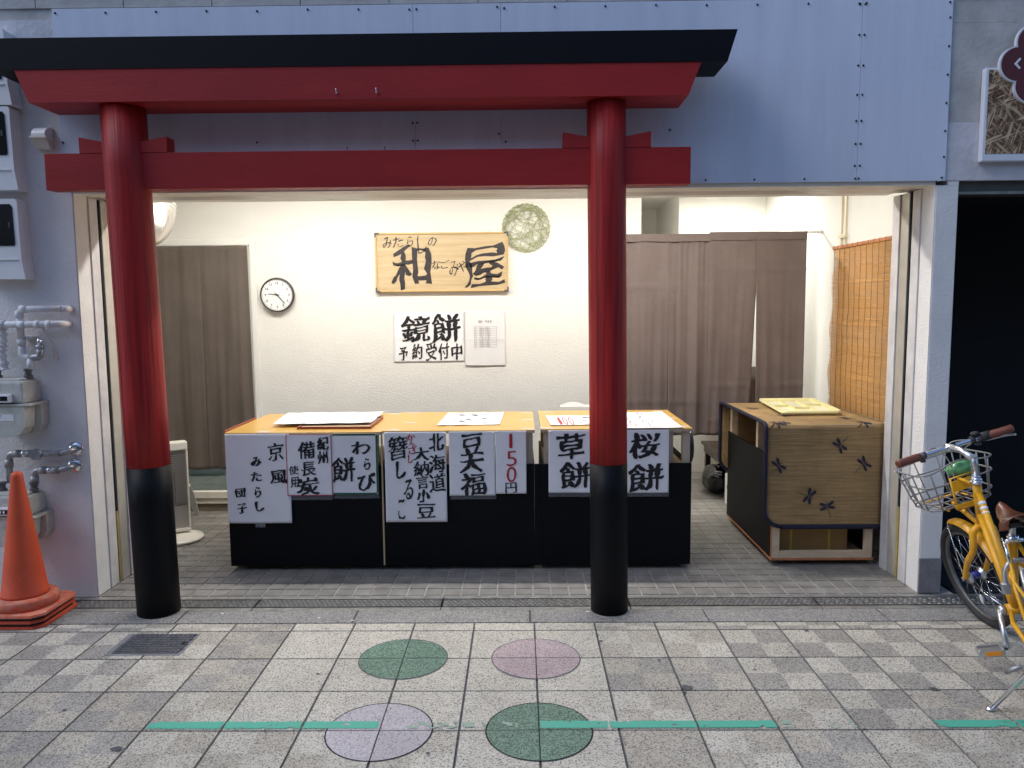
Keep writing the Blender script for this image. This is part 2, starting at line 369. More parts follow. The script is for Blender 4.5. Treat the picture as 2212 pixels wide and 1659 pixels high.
# lettering: glyph outlines from the built-in font, bent so they read as brush strokes
GL = {}
def glyph(ch, bold):
    if (ch, bold) in GL: return GL[(ch, bold)]
    cu = bpy.data.curves.new('t', 'FONT'); cu.body = ch; cu.size = 1; cu.resolution_u = 3; cu.fill_mode = 'FRONT'
    ob = bpy.data.objects.new('t', cu); COL.objects.link(ob)
    bpy.context.view_layer.update()
    me = bpy.data.meshes.new_from_object(ob.evaluated_get(bpy.context.evaluated_depsgraph_get()))
    bm = bmesh.new(); bm.from_mesh(me)
    bmesh.ops.remove_doubles(bm, verts=bm.verts, dist=1e-5)
    for _ in range(2):
        le = [e for e in bm.edges if e.calc_length() > .09]
        if le: bmesh.ops.subdivide_edges(bm, edges=le, cuts=1, use_grid_fill=False)
    mv = {}
    for v in bm.verts:                                  # embolden: push the outline outwards
        n2 = Vector((0, 0, 0))
        for e in v.link_edges:
            if len(e.link_faces) == 1:
                d = (e.verts[1].co-e.verts[0].co).normalized(); q = Vector((-d.y, d.x, 0)); c = e.link_faces[0].calc_center_median()-e.verts[0].co
                n2 += -q if q.dot(c) > 0 else q
        if n2.length > .2:
            n2.normalize(); k = 1+1.3*noise.noise(Vector((v.co.x*2.7+ord(ch)*.37, v.co.y*2.7, 1)))
            mv[v] = n2*((bold*.95*abs(n2.x)+(bold*.35-.010)*abs(n2.y))*k)
    for v, d in mv.items(): v.co += d
    bmesh.ops.triangulate(bm, faces=bm.faces)
    bm.verts.index_update()
    vs = [(v.co.x, v.co.y) for v in bm.verts]; fs = [tuple(v.index for v in f.verts) for f in bm.faces]
    bm.free(); bpy.data.meshes.remove(me); bpy.data.objects.remove(ob); bpy.data.curves.remove(cu)
    xs = [v[0] for v in vs]; ys = [v[1] for v in vs]
    w = max(max(xs)-min(xs), 1e-4); h = max(max(ys)-min(ys), 1e-4); x0 = min(xs); y0 = min(ys)
    GL[(ch, bold)] = ([((x-x0)/w, (y-y0)/h) for x, y in vs], fs); return GL[(ch, bold)]
def write(b, ch, box, to3, bold=.02, brush=1., mi=0, rot=0):
    """box = (x0, top, x1, bottom) on the sheet; to3 maps sheet coordinates to the place"""
    vs, fs = glyph(ch, bold); x0, y0, x1, y1 = box; sd = random.random()*90
    out = []
    for u, v in vs:
        a = noise.noise(Vector((u*2.1+sd, v*2.1, 0))); c = noise.noise(Vector((u*2.1, v*2.1+sd, 7)))
        d = noise.noise(Vector((u*7+sd, v*7, 3))); e = noise.noise(Vector((u*7, v*7+sd, 9)))
        uu = u + brush*(.06*a + .036*d); vv = v + brush*(.06*c + .036*e + .15*(u-.5)*(1-abs(2*v-1)*.4))
        if rot == 90: uu, vv = 1-vv, uu
        out.append(to3(x0+(x1-x0)*uu, y1+(y0-y1)*vv))
    b.add(out, fs, mi)

# a baseline mesh-free scene test ends here; objects follow

# ================================================================== GROUND
g = B(); g.add([(-60,-60,-.05),(60,-60,-.05),(60,60,-.05),(-60,60,-.05)], [(0,1,2,3)])
solo('ground', g, 'asphalt', kind='structure')
g = B(); g.box(-6.2, 6.2, -4.6, .262, -.04, -.006)
pave = solo('pavement', g, 'joint', kind='structure')
def tile_mesh(name, w, d, quad, h=.02, gap=.0028):
    """one paving tile: four cast quarters share a chamfered body"""
    b = B(); x0, x1, y0, y1 = -w/2+gap, w/2-gap, -d/2+gap, d/2-gap; c = .0022
    b.add([(x0,y0,-h),(x1,y0,-h),(x1,y1,-h),(x0,y1,-h),(x0+c,y0+c,0),(x1-c,y0+c,0),(x1-c,y1-c,0),(x0+c,y1-c,0)],
          [(0,1,5,4),(1,2,6,5),(2,3,7,6),(3,0,4,7)], 0)
    xs = (x0+c, 0, x1-c); ys = (y0+c, 0, y1-c)
    for i in range(2):
        for j in range(2):
            b.add([(xs[i],ys[j],0),(xs[i+1],ys[j],0),(xs[i+1],ys[j+1],0),(xs[i],ys[j+1],0)], [(0,1,2,3)], (i+j) % 2 if quad else 0)
    return b
def tmesh(name, w, d, quad, mats): return tile_mesh(name, w, d, quad).make(name, mats)
TM = {}
def tile(kind, d):
    k = (kind, d)
    if k not in TM:
        mats = {'plain': ['tile_cream'], 'mid': ['tile_mid'], 'check': ['tile_grey', 'tile_cream'], 'soft': ['tile_mid', 'tile_cream'], 'dim': ['tile_grey', 'tile_mid']}[kind]
        TM[k] = tmesh('paving_tile', .3, d, len(mats) > 1, mats)
    return TM[k]
for c in range(-14, 14):
    for r in range(-1, 9):
        d = .3; yc = -.15-.3*r
        if r == -1: d = .094; yc = .047
        if -4 <= c <= 0: kind = 'plain' if r < 3 else random.choice(['plain', 'plain', 'soft'])
        elif c <= -7 or c >= 3: kind = 'check' if r < 2 else random.choice(['dim', 'soft', 'check'])
        elif c < 0: kind = random.choice(['soft', 'soft', 'dim']) if r < 3 else random.choice(['mid', 'dim', 'soft'])
        else: kind = 'soft' if r < 1 else random.choice(['soft', 'mid', 'dim'])
        if r >= 4 and kind == 'plain': kind = random.choice(['plain', 'mid'])
        if r == -1 and abs(c*.3+.15+1.97) < .14: pass
        o = inst('paving_tile', tile(kind, d), pave, (c*.3+.15, yc, random.uniform(-.0006, .0006)), random.choice((0,)))
# four inlaid terrazzo discs, each cast in four quarters round a joint crossing
def disc(cx, cy, m, ring_m):
    root = thing('inlay_disc', None, None); root.parent = pave; root.location = (cx, cy, 0); ORG[root.name] = Vector((cx, cy, 0))
    for q in range(4):
        b = B(); a0 = q*math.pi/2; gp = .0024; n = 20
        cxq, cyq = (gp if q in (0, 3) else -gp), (gp if q in (0, 1) else -gp)
        arc = []
        for k in range(n+1):
            a = a0 + math.pi/2*k/n; arc.append((.197*math.cos(a), .197*math.sin(a)))
        arc = [(max(x, gp) if cxq > 0 else min(x, -gp), max(y, gp) if cyq > 0 else min(y, -gp)) for x, y in arc]
        b.add([(cx+cxq, cy+cyq, .0016)]+[(cx+x, cy+y, .0016) for x, y in arc], [(0, i, i+1) for i in range(1, n+1)])
        part('quarter', b, m, root)
    b = B(); n = 72; vs = []
    for k in range(n):
        a = 2*math.pi*k/n
        vs += [(cx+.1965*math.cos(a), cy+.1965*math.sin(a), .0019), (cx+.2015*math.cos(a), cy+.2015*math.sin(a), .0019)]
    b.add(vs, [(2*k, 2*k+1, 2*((k+1) % n)+1, 2*((k+1) % n)) for k in range(n)])
    part('joint_ring', b, ring_m, root)
disc(-.6, -.3, 'tile_green', 'joint'); disc(0, -.3, 'tile_pink', 'joint'); disc(-.6, -.9, 'tile_mauve', 'black'); disc(0, -.9, 'tile_green', 'black')
# worn green painted line: short strips, broken where it has rubbed off
def strip(x0, x1, m, y0=-.888, y1=-.838):
    """paint broken into cells; rubbed-off cells are left out so the tile shows"""
    b = B(); nx = max(3, int((x1-x0)/.009)); ny = 6; th = -.62 if m == 'greenpaint' else .02
    def P(i, j):
        f = .0035; x = x0+(x1-x0)*i/nx; y = y0+(y1-y0)*j/ny
        return (x+f*noise.noise(Vector((x*90, y*90, 1))), y+f*noise.noise(Vector((x*90, y*90, 5))), .0028)
    vs = [P(i, j) for j in range(ny+1) for i in range(nx+1)]; fs = []
    for j in range(ny):
        for i in range(nx):
            x = x0+(x1-x0)*(i+.5)/nx; y = y0+(y1-y0)*(j+.5)/ny
            q = noise.noise(Vector((x*28, y*40, 3)))+.6*noise.noise(Vector((x*75, y*75, 8)))-.12*(j in (0, ny-1))
            if q > th-.10*noise.noise(Vector((x*4, 0, 0))): fs.append((j*(nx+1)+i, j*(nx+1)+i+1, (j+1)*(nx+1)+i+1, (j+1)*(nx+1)+i))
    if fs: b.add(vs, fs); part('painted_line', b, m, pave)
for x0, x1 in ((-1.49,-1.205), (-1.195,-.905), (-.895,-.61), (.005,.26), (.268,.595), (.605,.895), (1.505,1.795), (1.805,2.095), (2.105,2.4)): strip(x0, x1, 'greenpaint')
for x0, x1 in ((-.50,-.37), (-.365,-.31), (-.29,-.20), (-.14,-.08), (1.10,1.13), (1.16,1.195), (.92,.96)): strip(x0, x1, 'greenworn')
# dark gum and dirt spots
for x, y, r in ((-1.53,-1.02,.024), (-.95,-.45,.010), (.62,-.58,.03), (.60,-.62,.012), (1.63,-.60,.022), (.31,-.13,.012), (.30,-.06,.009), (.55,-.33,.009), (-1.88,-.75,.012), (.95,-.42,.008), (-.4,-1.05,.009), (1.32,-.02,.013)):
    b = B(); n = 14
    b.add([(x+r*random.uniform(.6, 1.15)*math.cos(2*math.pi*k/n), y+r*random.uniform(.5, .8)*math.sin(2*math.pi*k/n), .0034) for k in range(n)], [tuple(range(n))])
    part('gum_spot', b, 'iron', pave)
# grey granite kerb band
x = -6.0
SL = tile_mesh('granite_slab', .9, .165, False).make('granite_slab', ['band'])
for k in range(13): inst('granite_slab', SL, pave, (-5.87+.9*k, .1785, 0))
# steel drain channel with checker-plate covers
g = B(); g.box(-6, 6, .262, .4645, -.04, -.028)
drain = solo('drain_channel', g, 'black', kind='structure')
def rail(y0, y1, m):
    for k in range(-6, 6):
        b = B(); b.box(k+.512, k+1.508, y0, y1, -.028, -.001, 0, .002); part('rail', b, m, drain)
rail(.2635, .303, 'steel'); rail(.426, .4625, 'steel')
def cover():
    b = B(); b.box(-.494, .494, -.049, .049, -.024, -.001)
    for i in range(38):
        for j in range(4):
            x = -.48+.0258*i+(.0129 if j % 2 else 0); y = -.036+.024*j; a = R(38) if (i+j) % 2 else R(-38); ca, sa = math.cos(a), math.sin(a)
            if abs(x) > .485: continue
            L, w, h = .0115, .0036, .0022
            q = [(-L,0),(0,-w),(L,0),(0,w)]
            b.add([(x+ca*px-sa*py, y+sa*px+ca*py, -.001) for px, py in q]+[(x+.7*ca*px-.7*sa*py, y+.7*sa*px+.7*ca*py, -.001+h) for px, py in q],
                  [(4,5,6,7),(0,1,5,4),(1,2,6,5),(2,3,7,6),(3,0,4,7)], 1)
    return b.make('drain_cover', ['steeldark', 'tread'])
CM = cover()
for k in range(-6, 7): inst('drain_cover', CM, drain, (k+.01, .364, random.uniform(-.002, 0)))
# cast-iron manhole lid in the paving
root = thing('manhole_cover', 'small dark rectangular iron access cover set in the paving by the left post', 'manhole cover', (-1.807, -.146, 0))
b = B(); b.box(-1.985, -1.635, -.262, -.03, -.01, .0022); part('frame', b, 'greybase', root)
b = B(); b.box(-1.958, -1.652, -.246, -.044, 0, .006, 0, .002)
for i in range(13):
    for j in range(8):
        x = -1.945+.0235*i+(.006 if j % 2 else 0); y = -.236+.0255*j
        b.box(x, x+.014, y, y+.015, .006, .0088)
part('lid', b, 'iron', root)
b = B(); b.box(-1.672, -1.655, -.16, -.135, .006, .0095); part('lift_slot', b, 'black', root)

# ================================================================== SHOP FLOOR
g = B(); g.box(-3.0, 2.3, .4645, 5.0, -.04, -.004)
sf = solo('shop_floor', g, 'grout', kind='structure')
FT = tile_mesh('floor_tile', .1, .1, False, .012, .0028).make('floor_tile', ['floor'])
cells = []
for i in range(-29, 23):
    for j in range(0, 33):
        x = i*.1+.05; y = .52+.1*j
        if y > 3.62: continue
        if x > 2.2: continue
        # seen: front strip, the aisle on the right and the corner on the left
        front = y < .92 and -2.42 < x < 2.2
        aisle = 1.0 < x < 1.75 and y < 3.6
        left = x < -1.85 and y < 2.25
        cells.append((0 if front else 1 if (aisle or left) else 2, y, x))
cells.sort()
rest = B(); gp = .0028
for k, (pr, y, x) in enumerate(cells):
    if k < 300: inst('floor_tile', FT, sf, (x, y, random.uniform(-.0004, .0004)))
    else:
        a0, a1, c0, c1 = x-.05+gp, x+.05-gp, y-.05+gp, y+.05-gp
        rest.add([(a0,c0,0),(a1,c0,0),(a1,c1,0),(a0,c1,0),(a0,c0,-.012),(a1,c0,-.012),(a1,c1,-.012),(a0,c1,-.012)], [(0,1,2,3),(4,5,1,0),(5,6,2,1),(6,7,3,2),(7,4,0,3)])
o = part('floor_tiles_far', rest, 'floor', sf); o['kind'] = 'stuff'; o.name = 'floor_tiling'

# ================================================================== SHOP BUILDING
shop = thing('shop_building', 'open-fronted shop with cream interior and pale painted walls behind the red gate', 'building', (0, .47, 0))
def wp(name, m, *boxes, bev=0., label=None):
    b = B()
    for q in boxes: b.box(*q, 0, bev)
    return part(name, b, m, shop, label)
wp('wall', 'wallpaint', (-6, -2.414, .47, .94, 0, 2.6))                     # left pier with the meters
wp('upper_wall', 'concrete', (-6, 6, .475, .94, 3.0, 6.0))
wp('upper_wall', 'wallpaint', (-6, -2.44, .474, .94, 2.6, 2.905))
wp('rough_patch', 'roughpaint', (-2.80, -2.45, .462, .474, 2.885, 3.065))
wp('upper_wall', 'concrete', (-2.438, 2.20, .482, .94, 2.222, 3.0), (-6, -2.44, .474, .94, 2.905, 3.0))
# concrete coping blocks seen along the very top
for k in range(16):
    wp('concrete_block', 'concrete', (-3.9+.455*k, -3.9+.455*k+.45, .466, .475, 3.125, 3.32))
wp('header', 'cream', (-2.408, 2.103, .472, .612, 2.19, 2.222))
wp('header', 'beigemetal', (-2.40, 2.09, .65, .80, 2.196, 2.43))
wp('header_track', 'black', (-2.40, 2.09, .6125, .6495, 2.2, 2.24)); wp('header_track', 'black', (-2.40, 2.07, .8005, .8115, 2.199, 2.24))
wp('header', 'whiteplaster', (-2.39, 2.07, .812, .945, 2.203, 2.66))
# left and right reveals: plaster edge, old frame, dark slot with yellowed strip, door pocket posts
for s, xo in ((-1, -2.408), (1, 2.103)):
    def xr(a, b_): return (min(xo-s*a, xo-s*b_), max(xo-s*a, xo-s*b_))
    def post(name, m, a, b_, y0, y1, z1=2.19, bev=.004):
        x0, x1 = xr(a, b_); wp(name, m, (x0, x1, y0, y1, 0.002, z1), bev=bev)
    post('reveal', 'whitewall', -.0055, .0, .4735, .60, bev=.0)
    post('door_frame', 'frameold', -.0055, .008, .602, .685)
    post('door_slot', 'black', -.0055, -.003, .6855, .7055); x0_, x1_ = xr(-.0055, .002)
    wp('slot_strip', 'yellowrub', (x0_, x1_, .706, .7235, .002, .42)); wp('slot_strip', 'black', (x0_, x1_, .706, .7235, .4205, 2.19))
    post('door_post', 'beigemetal', -.0055, .006, .724, .815)
    post('door_post', 'frameold', -.0055, .014, .817, .90)
# white pier at right with grey painted foot
wp('pier', 'whitewall', (2.1085, 2.222, .4705, .90, .195, 2.188), bev=.003)
wp('pier', 'whitewall', (2.165, 2.222, .4705, .90, 2.1885, 2.2095))
wp('pier_foot', 'greybase', (2.106, 2.226, .466, .90, 0.001, .195), bev=.004)
# interior shell
wp('interior_wall', 'wallpaper', (-2.072, .86, 2.30, 2.42, 0, 2.66))
wp('interior_wall', 'wallpaper', (-2.95, -2.072, 2.30, 2.42, 2.06, 2.66))
wp('interior_wall', 'whiteplaster', (.80, .86, 2.42, 4.8, 0, 2.66))
wp('interior_wall', 'whiteplaster', (1.41, 2.21, 3.62, 4.8, 0, 2.66))
wp('interior_wall', 'whiteplaster', (.8, 1.46, 4.8, 4.9, 0, 2.66))
wp('interior_wall', 'whiteplaster', (.861, 1.409, 3.61, 3.64, 0, 1.6))
wp('interior_wall', 'whiteplaster', (2.21, 2.30, .9005, 3.8, 0, 2.66))
wp('interior_wall', 'whiteplaster', (-3.05, -2.95, .941, 2.42, 0, 2.66))
wp('ceiling', 'ceil', (-3.05, 2.3, .94, 3.62, 2.66, 2.76)); wp('ceiling', 'ceil', (.8, 1.46, 3.62, 4.9, 2.60, 2.72))
# doorway into the back room at left: white casing, raised sill and floor
wp('door_casing', 'whiteplaster', (-2.118, -2.07, 2.283, 2.299, 0, 2.108), bev=.003)
wp('door_casing', 'whiteplaster', (-2.95, -2.1185, 2.283, 2.299, 2.062, 2.108), bev=.003)
wp('sill', 'cream', (-2.95, -2.119, 2.25, 2.299, .105, .160), bev=.004); wp('sill', 'cream', (-2.95, -2.119, 2.262, 2.299, .062, .098), bev=.003)
wp('kick_board', 'brownkick', (-2.95, -2.119, 2.276, 2.299, 0, .06))
wp('raised_floor', 'carpet', (-2.95, -2.0, 2.30, 4.2, .0, .150))
wp('back_room_wall', 'whiteplaster', (-3.05, -2.951, 2.42, 4.3, 0, 2.66), (-2.95, -1.9, 4.2, 4.3, 0, 2.66), (-2.0, -1.9, 2.42, 4.2, 0, 2.66), (-3.05, -1.9, 2.42, 4.3, 2.661, 2.72))
# blank fascia boards above the opening
fas = thing('blank_fascia', 'large blank pale grey boarded fascia above the shop opening behind the gate', 'fascia', (-.15, .47, 2.21))
XS = [-2.45, -.596, -.148, 1.688, 2.145]
SCR = B(); SCR.lathe([(.0052, 0), (.0052, -.003), (.0035, -.0042)], seg=10, axis='y'); SCM = SCR.make('screw', ['black'])
def screws(p, pts):
    for x, z in pts: inst('screw', SCM, p, (x, .4575, z))
rows = [2.29, 2.40, 2.515, 2.645, 2.79, 2.94, 3.09]
for k in range(4):
    b = B(); b.box(XS[k]+.0008, XS[k+1]-.0008, .458, .4745, 2.21, 3.118, 0, .0008)
    p = part('fascia_panel', b, 'panel', fas)
    pts = []
    n = max(1, int((XS[k+1]-XS[k])/.26))
    for i in range(n+1):
        x = XS[k]+.018+(XS[k+1]-XS[k]-.036)*i/n
        pts += [(x, 3.096+random.uniform(-.004, .004)), (x+random.uniform(-.01, .01), 2.225)]
    if k == 0: pts += [(-1.42, 2.44), (XS[1]-.012, 2.53), (XS[1]-.012, 2.44), (-2.435, 2.45)]
    if k == 1: pts += [(XS[1]+.012, 2.53), (XS[1]+.012, 2.44), (XS[2]-.015, 2.47)]
    if k == 2: pts += [(XS[2]+.02, 2.43), (.72, 2.48)] + [(XS[3]-.013, z) for z in rows]
    if k == 3: pts += [(XS[3]+.013, z) for z in rows] + [(XS[4]-.014, z) for z in (2.33, 2.46, 2.6, 2.74, 2.88, 3.02)]
    screws(p, [(x, z) for x, z in pts if XS[k] < x < XS[k+1]])
# neighbouring building on the right: concrete wall over a dark open bay
nb = thing('neighbouring_building', 'grey concrete building with a pitch-dark open bay beside the white pier', 'building', (3.5, .47, 0))
def np_(name, m, *boxes, bev=0.):
    b = B()
    for q in boxes: b.box(*q, 0, bev)
    return part(name, b, m, nb)
np_('upper_wall', 'concrete', (2.149, 6, .472, .9, 2.505, 2.998)); np_('lower_wall', 'roughpaint', (2.149, 6, .468, .9, 2.212, 2.504))
np_('shutter_box', 'shutter', (2.224, 6, .50, .74, 2.16, 2.21)); np_('shutter_rail', 'steel', (2.224, 6, .497, .53, 2.145, 2.1585))
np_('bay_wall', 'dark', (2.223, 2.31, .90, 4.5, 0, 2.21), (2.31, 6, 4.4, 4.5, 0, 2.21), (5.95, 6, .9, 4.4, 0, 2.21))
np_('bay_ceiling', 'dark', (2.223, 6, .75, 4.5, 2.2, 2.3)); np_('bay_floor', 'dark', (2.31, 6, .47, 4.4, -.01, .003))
np_('bay_dark_sheet', 'dark', (2.31, 6, 1.75, 1.80, 0, 2.2))  # sheet across the bay, painted near-black in place of deep shade

# the other side of the street, behind the viewer: it shuts out the low sky as the real street does
for k in range(6):
    ob = thing('opposite_building', 'plain grey shop building in the row across the street behind the viewer', 'building', (-15+6*k, -10.5, 0), 'shop row across the street')
    b = B(); h = (6.2, 6.8, 5.9, 6.4, 6.1, 6.9)[k]; x0 = -17.98+6*k
    b.box(x0, x0+5.96, -12.5, -9.2, 2.8, h, 0, .02); b.box(x0, x0+.5, -12.5, -9.2, 0, 2.7995); b.box(x0+5.46, x0+5.96, -12.5, -9.2, 0, 2.7995); part('wall', b, 'concrete', ob)
    b = B(); b.box(x0+.51, x0+5.45, -9.5, -9.42, 0, 2.79); part('shutter', b, 'shutter', ob)
    for j in range(3):
        b = B(); b.box(x0+.7+1.65*j, x0+1.9+1.65*j, -9.215, -9.19, 4.0, 5.4); part('window', b, 'meterglass', ob)

# scraps of litter and a strip of tape residue on the kerb band
for x, y in ((-2.18, .235), (-1.62, .215), (-.92, .12), (.28, .22), (-1.1, .155)):
    b = B(); w = random.uniform(.006, .011); b.add([(x-w, y-w*.5, .004), (x+w, y-w*.4, .005), (x+w*.8, y+w*.5, .004), (x-w*.7, y+w*.4, .006)], [(0,1,2,3)]); part('litter_scrap', b, 'paper', pave)

# ================================================================== TORII GATE
tor = thing('torii_gate', 'red torii gate with black top beam and black post feet before the shop', 'torii gate', (-.80, .26, 0))
def pillar(bx, tx, r):
    z1 = 2.572; sp = .782; H = lambda z: bx+(tx-bx)*z/z1
    def ring(z0, z1_, rr, n):
        return [(H(z0+(z1_-z0)*k/n), .26, z0+(z1_-z0)*k/n) for k in range(n+1)]
    b = B(); b.tube(ring(sp+.0005, z1, r, 6), r, 40); p = part('pillar', b, 'redgrain', tor)
    b = B(); b.tube(ring(.003, sp, r, 4), r+.0008, 40); part('pillar_foot', b, 'blackpost', p)
    b = B(); xs = H(0); b.tube([(H(z)+.62*r*-1, .26-.785*r, z) for z in (sp+.01, z1-.01)], .0016, 5); part('seam', b, 'maroon', p)
pillar(-1.972, -2.012, .106); pillar(.395, .369, .0955)
b = B(); b.prism([(-2.63, 2.868), (.972, 2.868), (.927, 2.7235), (-2.585, 2.7235)], 'y', .136, .39); part('top_beam', b, 'blackpaint', tor)
b = B(); b.prism([(-2.465, 2.723), (.805, 2.723), (.746, 2.5715), (-2.406, 2.5715)], 'y', .140, .385); lint = part('upper_lintel', b, 'red', tor)
b = B(); b.box(-2.395, .778, .2175, .3025, 2.172, 2.348, 0, .002); nuki = part('tie_beam', b, 'red', tor)
for xa, xb, px in ((-2.218, -2.085, -1), (-1.925, -1.785, 1), (.156, .29, -1), (.448, .583, 1)):
    zi, zo = 2.398, 2.424
    if px < 0: pts = [(xa, 2.3485), (xb, 2.3485), (xb, zi), (xa, zo)]
    else: pts = [(xa, 2.3485), (xb, 2.3485), (xb, zo), (xa, zi)]
    b = B(); b.prism(pts, 'y', .215, .305); part('wedge', b, 'red', tor)
for x in (-.925, -.735):
    b = B(); b.tube([(x, .142, 2.60), (x, .126, 2.60), (x, .122, 2.605), (x, .122, 2.614), (x, .126, 2.618)], .0022, 8); b.ball((x, .136, 2.60), .006); part('hook', b, 'alu', lint)
for x in (-.905, -.72):
    b = B(); b.tube([(x, .245, 2.345), (x, .245, 2.368)], .0018, 6); b.lathe([(.005, 0), (.005, .002)], (x, .245, 2.367), 8); part('nail', b, 'iron', nuki)

# ================================================================== LEFT PIER: cone, meters, pipes
root = thing('traffic_cone', 'dusty orange traffic cone on stacked square bases by the left pier', 'traffic cone', (-2.638, .205, 0))
cx, cy = -2.638, .205
def sqp(h, c=.045): return [(-h+c,-h),(h-c,-h),(h,-h+c),(h,h-c),(h-c,h),(-h+c,h),(-h,h-c),(-h,-h+c)]
for k, z in enumerate((.0, .028, .056)):
    b = B(); j = (.006, -.004, 0)[k]; hh = .182
    for z0, z1, h in ((z+.002, z+.009, hh), (z+.009, z+.014, hh-.004)):
        b.prism([(cx+j+x, cy+y) for x, y in sqp(h)], 'z', z0, z1)
    part('base_plate', b, ('conebase', 'conebase', 'conedust')[k], root)
    if k < 2:
        b = B(); b.prism([(cx+x, cy+y) for x, y in sqp(hh-.014)], 'z', z+.0145, z+.0295); part('rubber_layer', b, 'rubber', root)
b = B(); b.lathe([(.152, .0705), (.152, .112), (.146, .120), (.112, .124)], (cx, cy, 0), 40); part('collar', b, 'conedust', root)
b = B(); pr = [(.114, .1245), (.108, .135)]+[(.108-.080*t, .135+.60*t) for t in (.25, .5, .75, .95)]+[(.029, .735), (.0275, .748), (.022, .757), (.012, .764), (.002, .766)]
b.lathe(pr, (cx, cy, 0), 40); part('cone_body', b, 'cone', root)

def rbox(b, x0, x1, y0, y1, z0, z1, r=.012, mi=0): b.box(x0, x1, y0, y1, z0, z1, mi, r)
def emeter(x1, z0, z1, y0, label, win, tilt=.012):
    root = thing('electricity_meter', label, 'electricity meter', (x1-.1, .47, z0), 'white meters on the left pier')
    b = B(); b.prism([(x1-.24, z0), (x1+tilt, z0), (x1-.002, z0+.10), (x1-.006, z1-.012), (x1-.014, z1), (x1-.24, z1)], 'y', y0, .472)
    bx = part('case', b, 'meterwhite', root)
    b = B(); b.prism([(x1-.22, win[0]), (x1-.034, win[0]), (x1-.028, win[0]+.01), (x1-.032, win[1]-.012), (x1-.042, win[1]), (x1-.22, win[1])], 'y', y0-.004, y0+.001); w = part('window', b, 'meterglass', bx)
    b = B(); b.box(x1-.055, x1-.045, y0-.006, y0-.0045, (win[0]+win[1])/2-.012, (win[0]+win[1])/2+.015); part('dial', b, 'meterinner', w)
    b = B(); b.box(x1-.235, x1-.02, y0-.006, y0-.0005, z0+.098, z0+.102); part('cover_edge', b, 'meterwhite', bx)
    return root

emeter(-2.652, 2.625, 3.0, .38, 'white electricity meter half hidden under the black gate beam', (2.75, 2.95))
emeter(-2.650, 2.200, 2.617, .38, 'white electricity meter between two others left of the gate, with dark window', (2.375, 2.591))
emeter(-2.645, 1.745, 2.155, .38, 'lowest white electricity meter on the left pier, above the gas pipes', (1.916, 2.128))
root = thing('vent_hood', 'small white hooded vent cap on the wall above the gate tie beam', 'vent', (-2.52, .47, 2.42))
b = B(); n = 8
out = [(.47, 2.527)]+[(.47-.075*math.sin(k/n*math.pi/2), 2.478+.049*math.cos(k/n*math.pi/2)) for k in range(n+1)]+[(.395, 2.474), (.47, 2.474)]
b.prism(out[1:], 'x', -2.562, -2.492); part('hood', b, 'meterwhite', root)
b = B(); b.box(-2.572, -2.484, .392, .473, 2.462, 2.4735, 0, .003); b.prism([(.40, 2.462), (.473, 2.462), (.473, 2.415), (.44, 2.415)], 'x', -2.566, -2.490); part('throat', b, 'cream', root)
b = B(); b.lathe([(.004, 0), (.004, -.003)], (-2.525, .466, 2.525), 8, axis='y'); part('screw', b, 'iron', root)

def elbow(p, q, r_, c, n=6):
    """polyline from p round corner c to q with a bend of radius r_"""
    p, q, c = Vector(p), Vector(q), Vector(c); a = c+(p-c).normalized()*r_; d = c+(q-c).normalized()*r_
    return [p]+[(1-t)**2*a+2*t*(1-t)*c+t*t*d for t in [k/n for k in range(n+1)]]+[q]
yp = .41
def gas_meter(root, x0, x1, z0, z1, label_strip):
    w = x1-x0; zm = z0+(z1-z0)*.57
    b = B(); b.box(x0, x1-.03, .31, .462, zm+.004, z1-.012, 0, .014); b.box(x0+.02, x1-.05, .325, .45, z1-.02, z1, 0, .008); up = part('upper_case', b, 'gasgrey', root)
    b = B(); b.prism([(x0, zm-.01), (x1-.028, zm-.01), (x1-.034, z0+.055), (x1-.06, z0+.02), (x1-.09, z0+.004), (x0+.06, z0), (x0, z0+.03)], 'y', .305, .40)
    b.prism([(x0+.02, zm-.01), (x1, zm-.01), (x1, z0+.06), (x1-.02, z0+.02), (x1-.07, z0+.008), (x0+.04, z0+.008)], 'y', .401, .464); lo = part('lower_case', b, 'gasgrey', root)
    b = B(); b.box(x0-.005, x1+.003, .30, .467, zm-.009, zm+.003, 0, .003); part('seam_flange', b, 'gasgrey', root)
    b = B(); b.box(x0+.01, x1-.085, .285, .312, zm+.012, zm+.055, 0, .006); c = part('counter', b, 'meterwhite', up)
    b = B(); b.box(x0+.03, x1-.10, .2835, .2848, zm+.022, zm+.045); cw = part('counter_window', b, 'meterglass', c)
    for k in range(4):
        b = B(); xx = x0+.045+.019*k; b.box(xx, xx+.009, .2825, .2834, zm+.027, zm+.040); part('digit_wheel', b, 'paper', cw)
    if label_strip:
        b = B(); b.box(x0+.06, x1-.085, .3035, .3048, zm-.085, zm-.05); pl = part('label_plate', b, 'paper2', lo)
        b = B()
        for k in range(3): b.box(x0+.065, x0+.065+.035-.006*k, .3028, .3034, zm-.059-.008*k, zm-.056-.008*k)
        part('print', b, 'inkgrey', pl)
    for xx in (x0+.03, x1-.055):
        b = B(); b.lathe([(.022, z1-.004), (.022, z1+.012), (.016, z1+.014), (.016, z1+.034), (.021, z1+.036), (.021, z1+.048)], (xx, .40, 0), 12, smooth=False); part('union_nut', b, 'steeldark', root)
root = thing('gas_meter', 'grey cast gas meter with counter on the left pier above the lower pipes', 'gas meter', (-2.72, .40, .92), 'gas meters on the left pier')
gas_meter(root, -2.86, -2.612, .92, 1.228, True)
root = thing('gas_meter', 'lower gas meter on the left pier half hidden behind the orange cone', 'gas meter', (-2.75, .40, .33), 'gas meters on the left pier')
gas_meter(root, -2.88, -2.625, .335, .618, False)
